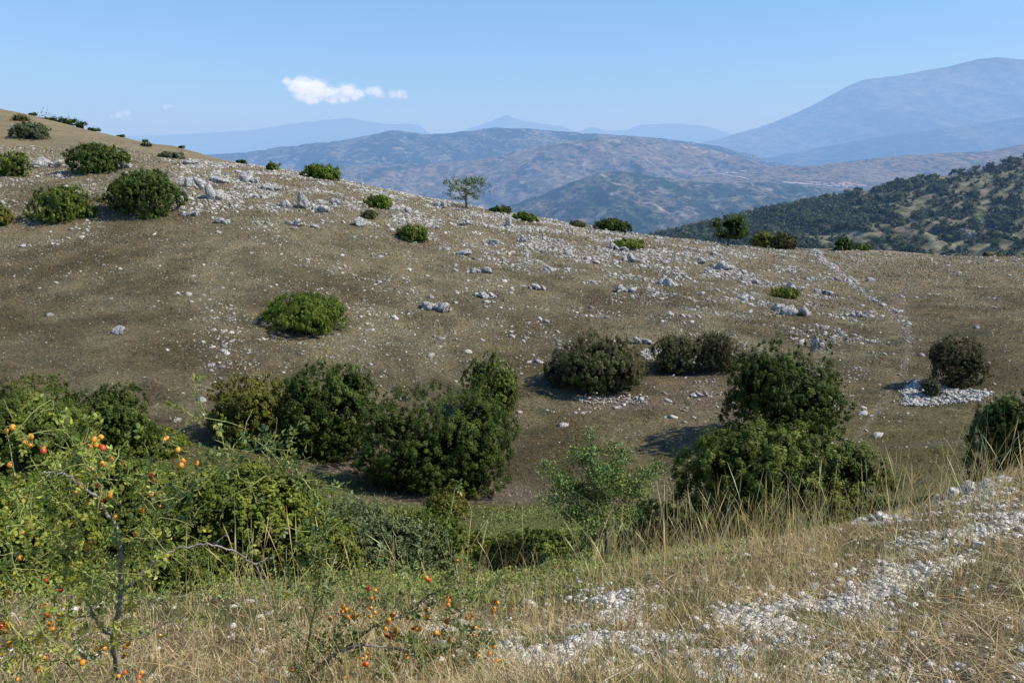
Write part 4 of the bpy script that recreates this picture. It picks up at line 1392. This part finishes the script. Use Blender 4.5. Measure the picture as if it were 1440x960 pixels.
# 4 short turf of the far slope and green herbs in the gully
N = 330000
cy = 12 + r4.random(N) ** .55 * 108; cx = cy * r4.uniform(-.78, .8, N)
pr = np.clip(30 / cy, .25, 1) * (.3 + .9 * sstep(.35, .6, fbm(cx / 1.4, cy / 1.4, 3, 17)))
acc = r4.random(N) < pr * .8
cx, cy = cx[acc], cy[acc]
cv = cover(cx, cy, _base(cx, cy))
n_ = len(cx)
tt = cv * np.exp(r4.normal(size=(n_, 1)) * .35) * 1.35
green = (sstep(32, 24, cy) * sstep(.40, .62, fbm(cx / 2.2, cy / 2.2, 3, 19)))
gk = 1 + green * 1.2
v4 = blades(cx, cy, (r4.uniform(.05, .12, n_) + .0012 * cy) * gk, (.006 + .0008 * cy) * r4.uniform(.6, 1.3, n_), r4.uniform(.2, 1.0, n_), tt, 1, 34)
tag(obj('turf', mesh_np('turf', *v4[:2], M_GRASS, v4[2])), kind='stuff')
# herbs in the gully
N = 110000
cy = np.exp(r4.uniform(math.log(5.5), math.log(26), N)); cx = cy * r4.uniform(-.75, .35, N)
gpx, gpy = project(cx, cy, _base(cx, cy))
acc = r4.random(N) < (.25 + .6 * green_zone(gpx, gpy, cy)) * (cy < 9) + (cy >= 9) * (.25 + sstep(.36, .56, fbm(cx / 1.6, cy / 1.6, 3, 23))) * .75
cx, cy = cx[acc], cy[acc]; n_ = len(cx)
pz = H(cx, cy) + r4.uniform(.02, .22, n_) * sstep(.35, .6, fbm(cx / .8, cy / .8, 2, 29))
tn = green_tint(n_, (.20, .245, .06), .3, .25)
v, f, t = leaf_quads(np.stack([cx, cy, pz], 1), unit(RNG.normal(size=(n_, 3)) + [0, 0, .8]), r4.uniform(.022, .05, n_) * (.5 + cy / 18), tn, .5, .1)
tag(obj('herbs', mesh_np('herbs', v, f, M_LEAF, t)), kind='stuff')

# ------------------------------------------------------------------ dog rose bushes in the foreground
def hip_mat(name, a, b):
    m, nt, out = new_mat(name)
    tc = nd(nt, 'ShaderNodeTexCoord')
    c = ramp(nt, noise(nt, 60, 3, .5, tc.outputs['Object']), [(.35, a), (.65, b)])
    p = nd(nt, 'ShaderNodeBsdfPrincipled'); p.inputs['Roughness'].default_value = .28
    p.inputs['Coat Weight'].default_value = .2
    p.inputs['Subsurface Weight'].default_value = .0
    nt.links.new(c, p.inputs['Base Color']); nt.links.new(p.outputs[0], out.inputs['Surface'])
    return m


HIPM = [hip_mat('orange_hip', (.78, .24, .015), (.80, .34, .02)), hip_mat('red_hip', (.60, .06, .012), (.70, .13, .015)), hip_mat('yellow_hip', (.80, .38, .03), (.72, .26, .02))]
M_SEPAL = mat_bark('dry_sepal', (.10, .06, .03), (.22, .14, .07), 80)


def hip_mesh(mat):
    v, f = ICO[2]
    v = v.copy()
    zz = v[:, 2]
    rad = np.sqrt(np.clip(1 - np.abs(zz) ** 2.3, 0, 1)) * (1 - .10 * zz)
    xy = unit(np.concatenate([v[:, :2], np.zeros((len(v), 1))], 1))[:, :2]
    body = np.concatenate([xy * rad[:, None] * .0088, zz[:, None] * .0108], 1)
    me = mesh_np('rose_hip', body, f, mat, None, True)
    return me


def sepal_mesh():
    parts = []
    for k in range(5):
        a = k * 1.2566
        d = np.array([math.cos(a), math.sin(a), 0])
        s_ = np.array([-d[1], d[0], 0])
        p0 = np.array([0, 0, -.0098])
        parts.append((np.array([p0 - s_ * .0012, p0 + s_ * .0012, p0 + d * .006 + [0, 0, -.004] + s_ * .0006, p0 + d * .006 + [0, 0, -.004] - s_ * .0006]), np.array([[0, 1, 2, 3]])))
    return mesh_np('sepals', *join(parts), M_SEPAL)


HIPS = [hip_mesh(m) for m in HIPM]
SEP = sepal_mesh()


def smooth_path(pts, m=8):
    """Catmull-Rom through the points"""
    p = np.asarray(pts, float)
    q = np.concatenate([[2 * p[0] - p[1]], p, [2 * p[-1] - p[-2]]])
    out = []
    for i in range(1, len(q) - 2):
        for t in np.linspace(0, 1, m, endpoint=False):
            a, b, c, d = q[i - 1], q[i], q[i + 1], q[i + 2]
            out.append(.5 * ((2 * b) + (-a + c) * t + (2 * a - 5 * b + 4 * c - d) * t * t + (-a + 3 * b - 3 * c + d) * t ** 3))
    out.append(p[-1])
    return np.array(out)


def leaflets(base, dirn, n, size, r):
    """pinnate rose leaf: n leaflets along a short stalk; returns centres, axes, normals"""
    side = unit(np.cross(dirn, r.normal(size=3)))
    nrm = np.cross(side, dirn)
    L = size * 1.9
    out = []
    for k in range(n // 2):
        t = .35 + .5 * k / max(1, n // 2 - 1)
        for s_ in (-1, 1):
            ax = unit(side * s_ * .85 + dirn * .5 + r.normal(size=3) * .12)
            out.append((base + dirn * L * t + ax * size * .5, ax, unit(nrm + r.normal(size=3) * .25), size * r.uniform(.75, 1.0)))
    out.append((base + dirn * L + dirn * size * .5, dirn, nrm, size * 1.05))
    return out


def leaf6(items, tints):
    """pointed oval leaflet folded along its midrib"""
    c = np.array([i[0] for i in items]); ax = unit(np.array([i[1] for i in items])); n = np.array([i[2] for i in items]); s_ = np.array([i[3] for i in items])[:, None]
    b = unit(np.cross(n, ax)); n = np.cross(ax, b)
    h = s_ * .5; w_ = s_ * .27
    v = np.stack([c - ax * h, c - ax * h * .3 + b * w_ + n * h * .15, c + ax * h * .35 + b * w_ * .85 + n * h * .12, c + ax * h,
                  c + ax * h * .35 - b * w_ * .85 + n * h * .12, c - ax * h * .3 - b * w_ + n * h * .15], 1)
    N = len(c)
    k = np.arange(N)[:, None] * 6
    f = np.concatenate([k + [0, 1, 2, 3], k + [0, 3, 4, 5]])
    return v.reshape(-1, 3), f, np.repeat(tints, 6, 0)


def rose(label, base, canes, twig_n, leaf_col, hips, seed, leaf_size=.024, extra_twigs=None):
    """canes: list of (part name, [(px,py,Y),...], r0, r1, material, leafiness)"""
    r = np.random.default_rng(seed)
    tk = .7 if seed == 201 else 1
    base = np.asarray(base, float)
    root = tag(empty('rose_bush', base), label, 'rose bush')
    items = []; tw = []; paths = []
    for nm, pts, r0, r1, mat, leafy in canes:
        w_ = np.array([P(*q) if len(q) == 3 else np.array(q[1:]) for q in pts]) - base
        pth = smooth_path(w_, 7)
        pth = pth + r.normal(size=pth.shape) * .003
        v, f = tube(pth, np.linspace(r0, r1, len(pth)), 8)
        parts = [(v, f)]
        # thorns
        for i in range(2, len(pth) - 1, 2):
            d_ = unit(r.normal(size=3)); p0 = pth[i]
            rr = r0 + (r1 - r0) * i / len(pth)
            parts.append(tube(np.array([p0, p0 + d_ * (rr + .005), p0 + d_ * (rr + .010) + [0, 0, -.003]]), [.0025, .0014, .0002], 4))
        obj(nm, mesh_np(nm, *join(parts), mat, None, True), root)
        paths.append((pth, leafy))
        L = len(pth)
        for i in range(3, L):
            for _ in range(int(leafy) + (r.random() < leafy % 1)):
                d_ = unit(r.normal(size=3) + [0, 0, .3])
                p0 = pth[i]
                ln = r.uniform(.04, .18) * twig_n
                p1 = p0 + d_ * ln
                tp = wiggle(p0, p1, 5, .2, .05)
                tw.append(tube(tp, np.linspace(.0022, .0009, 5), 4))
                for q in range(1, 5):
                    if r.random() < .8:
                        items += leaflets(tp[q], unit(d_ * .4 + r.normal(size=3) + [0, 0, .2]), 5, leaf_size * r.uniform(.6, 1.2), r)
    if extra_twigs:
        for (px, py, Y, rad, cnt) in extra_twigs:
            c0 = P(px, py, Y) - base
            for _ in range(int(cnt * tk)):
                p0 = c0 + r.normal(size=3) * rad
                d_ = unit(r.normal(size=3) + [0, 0, .4]); p1 = p0 + d_ * r.uniform(.08, .22)
                tp = wiggle(p0, p1, 5, .2)
                tw.append(tube(tp, np.linspace(.0024, .0009, 5), 4))
                for q in range(5):
                    if r.random() < .75:
                        items += leaflets(tp[q], unit(r.normal(size=3) + [0, 0, .3]), 5, leaf_size * r.uniform(.6, 1.15), r)
    n_ = len(items)
    tn = green_tint(n_, leaf_col, .28, .28)
    yl = r.random(n_) < .10
    tn[yl] = np.clip(np.array([.30, .27, .05]) * np.exp(r.normal(size=(yl.sum(), 1)) * .2), 0, .6)
    obj('foliage', mesh_np('foliage', *(lambda a: (a[0], a[1], M_ROSELEAF, a[2]))(leaf6(items, tn))), root)
    obj('twigs', mesh_np('twigs', *join(tw), M_CANE), root)
    # hips: each hangs on a short stalk from the nearest cane or twig point
    allp = np.concatenate([p for p, _ in paths])
    stalks = []
    for (px, py, Y, cnt, spread) in hips:
        c0 = P(px, py, Y) - base
        k = np.argmin(np.linalg.norm(allp - c0, axis=1))
        hub = c0 + [0, 0, .028]
        st = wiggle(allp[k], hub, 6, .25, .04)
        stalks.append(tube(st, np.linspace(.0022, .0012, 6), 4))
        for j in range(cnt):
            p_ = c0 + r.normal(size=3) * spread
            if cnt == 1: p_ = c0
            stalks.append(tube(wiggle(hub, p_ + [0, 0, .008], 4, .15), [.0011] * 4, 4))
            mi = r.choice(3, p=[.5, .15, .35])
            h_ = bpy.data.objects.new('rose_hip', HIPS[mi]); col.objects.link(h_); h_.parent = root
            h_.location = p_; h_.rotation_euler = (r.normal() * .45, r.normal() * .45, r.random() * 6.28)
            s_ = r.uniform(.85, 1.25); h_.scale = (s_, s_, s_)
            e_ = bpy.data.objects.new('sepals', SEP); col.objects.link(e_); e_.parent = h_
    obj('stalks', mesh_np('stalks', *join(stalks), M_CANE), root)
    return root


YB = 2.75
b1 = on_ground(160, 3.0, 900)
bb = ('w', *b1)
b1d = b1 - [0, 0, .05]


def pb(px, py, Y): return (px, py, Y)


rose('tall thorny dog rose bush with grey stems at the left, orange hips',
     b1,
     [('trunk', [('w', *b1d), (160, 905, 2.8), (165, 860, 2.75), (169, 830, 2.75), (169, 790, 2.72), (164, 750, 2.7), (160, 735, 2.7), (142, 707, 2.68), (125, 690, 2.65), (95, 668, 2.62), (62, 664, 2.6)], .013, .004, M_DEAD, .35),
      ('branch', [(167, 840, 2.75), (190, 815, 2.8), (215, 790, 2.85), (240, 775, 2.88), (270, 767, 2.9), (300, 766, 2.92), (335, 778, 2.95), (357, 793, 2.98), (370, 820, 3.0), (382, 852, 3.02)], .0065, .002, M_DEAD, .15),
      ('branch', [(300, 766, 2.92), (312, 757, 2.93), (326, 744, 2.93)], .0025, .001, M_DEAD, 0),
      ('branch', [(357, 793, 2.98), (372, 787, 2.99), (390, 781, 3.0)], .0022, .001, M_DEAD, 0),
      ('branch', [(165, 900, 2.8), (140, 880, 2.75), (118, 840, 2.7), (100, 820, 2.68), (92, 800, 2.66)], .006, .002, M_DEAD, .5),
      ('branch', [(160, 905, 2.8), (125, 925, 2.7), (100, 905, 2.65), (80, 890, 2.6)], .005, .002, M_DEAD, .6),
      ('branch', [(166, 905, 2.82), (200, 895, 2.9), (235, 875, 2.95), (268, 862, 3.0)], .0065, .002, M_BARK, .3),
      ('branch', [(70, 805, 2.6), (85, 790, 2.62), (105, 780, 2.65), (125, 778, 2.66)], .003, .0018, M_DEAD, .5),
      ('cane', [(167, 770, 2.72), (185, 735, 2.66), (200, 700, 2.6), (215, 640, 2.55), (250, 605, 2.55), (275, 590, 2.56), (293, 583, 2.57)], .0036, .0013, M_CANE, .35),
      ('cane', [(165, 760, 2.72), (150, 700, 2.6), (120, 650, 2.5), (95, 610, 2.45), (70, 560, 2.45)], .003, .0012, M_CANE, 1.0),
      ('cane', [(120, 960, 2.5), (70, 900, 2.35), (30, 820, 2.3), (10, 740, 2.3)], .004, .0015, M_CANE, 1.1),
      ('cane', [(60, 960, 2.5), (30, 900, 2.4), (0, 850, 2.4), (-30, 780, 2.4)], .004, .0015, M_CANE, 1.1),
      ('cane', [(166, 800, 2.72), (200, 760, 2.7), (222, 720, 2.7), (235, 690, 2.7)], .003, .0012, M_CANE, 1.0),
      ('cane', [(164, 850, 2.74), (110, 800, 2.6), (60, 740, 2.5), (20, 690, 2.45)], .0035, .0012, M_CANE, 1.5)],
     1.0, (.31, .33, .06),
     [(10, 610, 2.5, 2, .01), (44, 622, 2.5, 3, .014), (58, 632, 2.5, 2, .01), (134, 628, 2.55, 4, .018), (120, 637, 2.55, 2, .012), (156, 647, 2.55, 2, .01), (172, 650, 2.6, 1, 0), (232, 619, 2.55, 3, .012),
      (250, 632, 2.56, 1, 0), (252, 649, 2.56, 2, .012), (205, 665, 2.6, 3, .014), (276, 651, 2.58, 1, 0), (135, 663, 2.6, 2, .01), (137, 682, 2.6, 1, 0), (88, 702, 2.55, 1, 0), (206, 711, 2.6, 2, .01), (162, 727, 2.68, 1, 0),
      (190, 751, 2.7, 1, 0), (124, 765, 2.65, 2, .01), (28, 784, 2.45, 1, 0), (93, 812, 2.62, 1, 0), (85, 828, 2.62, 1, 0), (74, 865, 2.5, 4, .014), (98, 877, 2.6, 1, 0), (6, 886, 2.4, 3, .014), (4, 875, 2.4, 1, 0), (67, 890, 2.5, 5, .018),
      (63, 924, 2.5, 1, 0), (139, 912, 2.7, 3, .012), (174, 919, 2.8, 2, .01), (169, 947, 2.7, 2, .01), (196, 952, 2.7, 3, .014), (180, 905, 2.8, 2, .01), (60, 851, 2.5, 1, 0), (225, 893, 2.9, 1, 0), (108, 690, 2.6, 2, .02), (40, 740, 2.5, 2, .02), (150, 700, 2.6, 2, .02), (20, 660, 2.5, 2, .03), (110, 720, 2.6, 2, .03), (45, 800, 2.5, 2, .03), (15, 830, 2.45, 2, .03), (100, 770, 2.6, 1, 0), (230, 700, 2.65, 2, .03), (35, 930, 2.4, 3, .03), (110, 935, 2.6, 2, .02)],
     201, .022,
     [(60, 900, 2.4, .10, 10), (15, 780, 2.4, .09, 10), (70, 830, 2.5, .09, 8), (30, 720, 2.45, .09, 8), (130, 790, 2.6, .07, 6), (20, 930, 2.35, .09, 12), (30, 850, 2.45, .10, 14), (60, 780, 2.5, .10, 13), (110, 740, 2.6, .09, 10), (90, 700, 2.55, .09, 10), (150, 660, 2.6, .08, 10), (200, 680, 2.65, .08, 10), (50, 660, 2.5, .08, 8), (215, 740, 2.7, .08, 9),
      (110, 850, 2.6, .10, 10), (130, 920, 2.6, .08, 8), (200, 820, 2.8, .07, 5), (5, 700, 2.4, .08, 8), (190, 860, 2.8, .08, 5)])

b2 = on_ground(432, 2.95, 900)
b2d = b2 - [0, 0, .05]
rose('thorny dog rose bush with a tall arching green cane and clusters of orange hips',
     b2,
     [('cane', [('w', *b2d), (432, 950, 2.8), (436, 890, 2.78), (446, 840, 2.76), (452, 790, 2.75), (458, 750, 2.74), (452, 712, 2.73), (437, 690, 2.72), (415, 658, 2.70), (390, 642, 2.68), (368, 630, 2.66), (345, 637, 2.64), (320, 648, 2.62), (290, 668, 2.6), (262, 692, 2.58), (238, 715, 2.56), (215, 738, 2.55)], .0062, .0018, M_CANE, .5),
      ('branch', [('w', *b2d), (440, 945, 2.8), (470, 920, 2.78), (505, 908, 2.76), (545, 910, 2.74), (580, 920, 2.72), (610, 928, 2.7)], .0085, .003, M_DEAD, .6),
      ('branch', [(480, 915, 2.78), (510, 890, 2.78), (545, 872, 2.8), (575, 865, 2.82), (590, 848, 2.82), (615, 830, 2.84), (640, 820, 2.86), (658, 818, 2.86)], .006, .0016, M_BARK, .5),
      ('cane', [(600, 925, 2.7), (640, 905, 2.7), (680, 890, 2.72), (700, 885, 2.72)], .003, .0012, M_BARK, .9),
      ('cane', [(575, 865, 2.82), (620, 870, 2.84), (660, 850, 2.86), (690, 850, 2.86)], .003, .0012, M_CANE, .6),
      ('cane', [(590, 848, 2.82), (570, 800, 2.84), (555, 760, 2.86), (553, 722, 2.88)], .0025, .001, M_CANE, .1),
      ('cane', [(578, 865, 2.82), (580, 810, 2.9), (598, 765, 2.95), (640, 717, 3.0)], .0028, .001, M_CANE, .2),
      ('cane', [(640, 820, 2.86), (645, 800, 2.86), (647, 785, 2.86)], .002, .001, M_CANE, .1),
      ('cane', [(452, 800, 2.76), (450, 760, 2.72), (462, 735, 2.7)], .003, .0012, M_CANE, .8),
      ('cane', [(610, 928, 2.7), (625, 950, 2.6), (650, 990, 2.5)], .003, .0015, M_CANE, 1.0)],
     .9, (.13, .175, .05),
     [(484, 857, 2.8, 3, .014), (497, 863, 2.8, 3, .014), (492, 870, 2.8, 2, .012), (522, 832, 2.8, 3, .012), (523, 856, 2.8, 4, .014), (545, 870, 2.8, 6, .018), (545, 888, 2.8, 5, .016), (558, 887, 2.78, 3, .012), (517, 922, 2.75, 3, .012),
      (513, 933, 2.72, 2, .01), (485, 955, 2.7, 2, .01), (557, 938, 2.72, 4, .014), (583, 870, 2.82, 3, .014), (585, 885, 2.82, 4, .014), (602, 862, 2.83, 2, .01), (628, 872, 2.84, 1, 0), (613, 888, 2.8, 4, .014), (635, 842, 2.85, 3, .012),
      (632, 900, 2.75, 4, .016), (658, 870, 2.86, 2, .01), (668, 882, 2.86, 1, 0), (643, 788, 2.86, 1, 0), (630, 812, 2.86, 1, 0), (604, 813, 2.85, 2, .01), (697, 849, 2.86, 4, .014), (695, 863, 2.86, 2, .01), (719, 855, 2.86, 1, 0),
      (660, 905, 2.72, 5, .018), (675, 920, 2.7, 3, .014), (698, 930, 2.7, 3, .014), (692, 915, 2.72, 2, .01), (645, 938, 2.65, 2, .01), (615, 920, 2.7, 1, 0), (570, 925, 2.72, 2, .01), (464, 868, 2.8, 1, 0), (596, 944, 2.66, 2, .01), (412, 940, 2.8, 3, .012), (365, 942, 2.8, 1, 0)],
     202, .022,
     [(440, 760, 2.72, .04, 8), (455, 800, 2.74, .035, 8), (448, 850, 2.76, .035, 7), (420, 905, 2.8, .04, 5), (400, 650, 2.69, .05, 6), (330, 640, 2.63, .05, 6), (620, 935, 2.65, .07, 10), (560, 950, 2.65, .08, 8), (670, 940, 2.65, .05, 6), (500, 880, 2.8, .06, 5), (520, 900, 2.78, .06, 5)])

# ------------------------------------------------------------------ road, quarry and village on the plateau; clouds
def emat(name, c, rough=.9):
    m, nt, out = new_mat(name)
    geo = nd(nt, 'ShaderNodeNewGeometry')
    cc = ramp(nt, noise(nt, .05, 4, .6, geo.outputs['Position']), [(.35, tuple(v * .8 for v in c)), (.65, c)])
    p = nd(nt, 'ShaderNodeBsdfPrincipled'); p.inputs['Roughness'].default_value = rough
    nt.links.new(cc, p.inputs['Base Color']); nt.links.new(p.outputs[0], out.inputs['Surface'])
    return m


def hit_mesh(X, Y, Z, px, py):
    """nearest visible grid point on the near face of a far hill to a photo pixel"""
    X, Y, Z = X[:105], Y[:105], Z[:105]
    q = project(X.ravel(), Y.ravel(), Z.ravel())
    m = int(np.argmin((q[0] - px) ** 2 + (q[1] - py) ** 2 * 4))
    return np.array([X.ravel()[m], Y.ravel()[m], Z.ravel()[m]])


# the dirt road and quarry: pale strips lying on the plateau
M_ROAD = emat('pale_road', (.66, .58, .47))


def strip(name, pix, grid, wd, lift=3):
    pix = np.array(pix, float)
    t = np.linspace(0, len(pix) - 1, 26)
    px = np.interp(t, np.arange(len(pix)), pix[:, 0]); py = np.interp(t, np.arange(len(pix)), pix[:, 1])
    up, dn = [], []
    for k, (a, b) in enumerate(zip(px, py)):
        w_ = wd * (.5 + vnoise(k * .7, px[0])) * math.sin(math.pi * min(1, .12 + k / 26)) ** .3
        g = hit_mesh(*grid, a, b); g2 = hit_mesh(*grid, a, b - 2.0)
        d_ = unit(g2 - g + [0, 1e-3, 0])
        up.append(g + d_ * w_ + [0, 0, lift]); dn.append(g - d_ * w_ + [0, 0, lift])
    n = len(up)
    v = np.stack([up, dn], 1).reshape(-1, 3)
    k = np.arange(n - 1) * 2
    return tag(obj(name, mesh_np(name, v, np.stack([k, k + 2, k + 3, k + 1], 1), M_ROAD)), kind='structure')


strip('road', [(962, 243), (990, 246), (1015, 246), (1040, 250), (1062, 254)], PLAT, 14)
strip('road', [(1100, 257), (1130, 259), (1160, 262), (1190, 262), (1212, 264)], PLAT, 9)
strip('quarry', [(1012, 246), (1028, 243), (1040, 245)], PLAT, 24)

# village houses: walls and roof, too small in the photo for more
rv = np.random.default_rng(44)
M_WALL = emat('house_wall', (.70, .66, .60)); M_ROOF = emat('house_roof', (.50, .30, .22))
for i, (px, py) in enumerate([(1168, 260), (1176, 261), (1183, 261), (1190, 260), (1198, 262), (1204, 262), (1150, 259), (1143, 258), (1045, 242), (1212, 263), (1187, 263), (1160, 262)]):
    g = hit_mesh(*PLAT, px, py)
    a, b, h = rv.uniform(9, 18), rv.uniform(6, 9), rv.uniform(5, 9)
    rt = tag(empty('house', g), 'tiny pale house in the hamlet on the far plateau', 'house', 'houses of the hamlet on the plateau')
    rt.rotation_euler = (0, 0, rv.uniform(-.5, .5))
    v = np.array([[x, y, z] for z in (-3, h) for y in (-b, b) for x in (-a, a)], float)
    f = np.array([[0, 2, 3, 1], [0, 1, 5, 4], [2, 6, 7, 3], [0, 4, 6, 2], [1, 3, 7, 5]])
    obj('wall', mesh_np('wall', v, f, M_WALL), rt)
    v = np.array([[-a - 1, -b - 1, h], [a + 1, -b - 1, h], [a + 1, b + 1, h], [-a - 1, b + 1, h], [-a - 1, 0, h + 4], [a + 1, 0, h + 4]], float)
    obj('roof', mesh_np('roof', v, np.array([[0, 1, 5, 4], [3, 4, 5, 2], [0, 4, 4, 3], [1, 2, 5, 5]])[:2], M_ROOF), rt)

# clouds: nested lumpy bodies of scattering vapour far away; added emission imitates repeated scattering
def cloud_mat(name, dens):
    m, nt, out = new_mat(name)
    s_ = nd(nt, 'ShaderNodeVolumeScatter'); s_.inputs['Density'].default_value = dens; s_.inputs['Anisotropy'].default_value = .1
    s_.inputs['Color'].default_value = (1, 1, 1, 1)
    e_ = nd(nt, 'ShaderNodeEmission'); e_.inputs['Color'].default_value = (.86, .90, 1, 1); e_.inputs['Strength'].default_value = dens * .72
    a_ = nd(nt, 'ShaderNodeAddShader'); nt.links.new(s_.outputs[0], a_.inputs[0]); nt.links.new(e_.outputs[0], a_.inputs[1])
    nt.links.new(a_.outputs[0], out.inputs['Volume'])
    return m


def cloud(label, puffs, D, dens, seed, extra=2):
    r = np.random.default_rng(seed)
    root = tag(empty('cloud', P(puffs[0][0], puffs[0][1], D)), label, 'cloud')
    o0 = P(puffs[0][0], puffs[0][1], D)
    ps = []
    for (px, py, rad) in puffs:
        ps.append((px, py, rad))
        for _ in range(extra):
            a = r.uniform(-.4, math.pi + .4)
            ps.append((px + math.cos(a) * rad * .8, py - math.sin(a) * rad * .55 + rad * .1, rad * r.uniform(.3, .6)))
    jit = r.normal(size=len(ps))
    for lay, (sc_, dk) in enumerate([(1.22, .22), (1.0, .45), (.78, 1.2)]):
        parts = []
        for i, (px, py, rad) in enumerate(ps):
            c = P(px, py, D) - o0; R_ = rad / F * D
            v, f = ICO[4]
            n1 = fbm(v[:, 0] * 2.3 + seed + px, v[:, 1] * 2.3 + v[:, 2] * 1.9, 5, seed + lay)
            n2 = fbm(v[:, 2] * 5 + px, v[:, 0] * 5 - v[:, 1] * 4, 4, seed + 2 + lay)
            rr = R_ * sc_ * (.40 + .85 * n1 + .55 * (n2 - .5))
            vv = v * rr[:, None]
            vv[:, 2] = np.where(vv[:, 2] < 0, vv[:, 2] * .6, vv[:, 2] * .95)
            parts.append((vv + c + [0, jit[i] * R_ * .4, 0], f))
        obj('vapour', mesh_np('vapour', *join(parts), cloud_mat('cloud_vapour', dens * dk), None, True), root)


cloud('main white cumulus cloud with a flat hazy base', [(405, 116, 8), (416, 124, 13), (432, 126, 17), (447, 129, 17), (462, 134, 14), (476, 133, 12), (490, 130, 13), (503, 132, 9), (440, 140, 14), (425, 136, 12), (468, 141, 10), (484, 140, 10), (500, 138, 8)], 9000, .0085, 3)
cloud('small round white cloud puff right of the main cumulus', [(521, 130, 8), (530, 131, 10), (534, 135, 7)], 9000, .005, 5)
cloud('faint last white puff at the right end of the cloud row', [(553, 134, 8), (562, 134, 10)], 9000, .004, 7)
cloud('very faint wisp of cloud low at the left', [(168, 163, 7), (178, 160, 6), (160, 165, 5)], 9000, .0030, 9)
cloud('very faint wisp of cloud above the left ridge', [(232, 151, 6), (240, 150, 4)], 9000, .0026, 11)
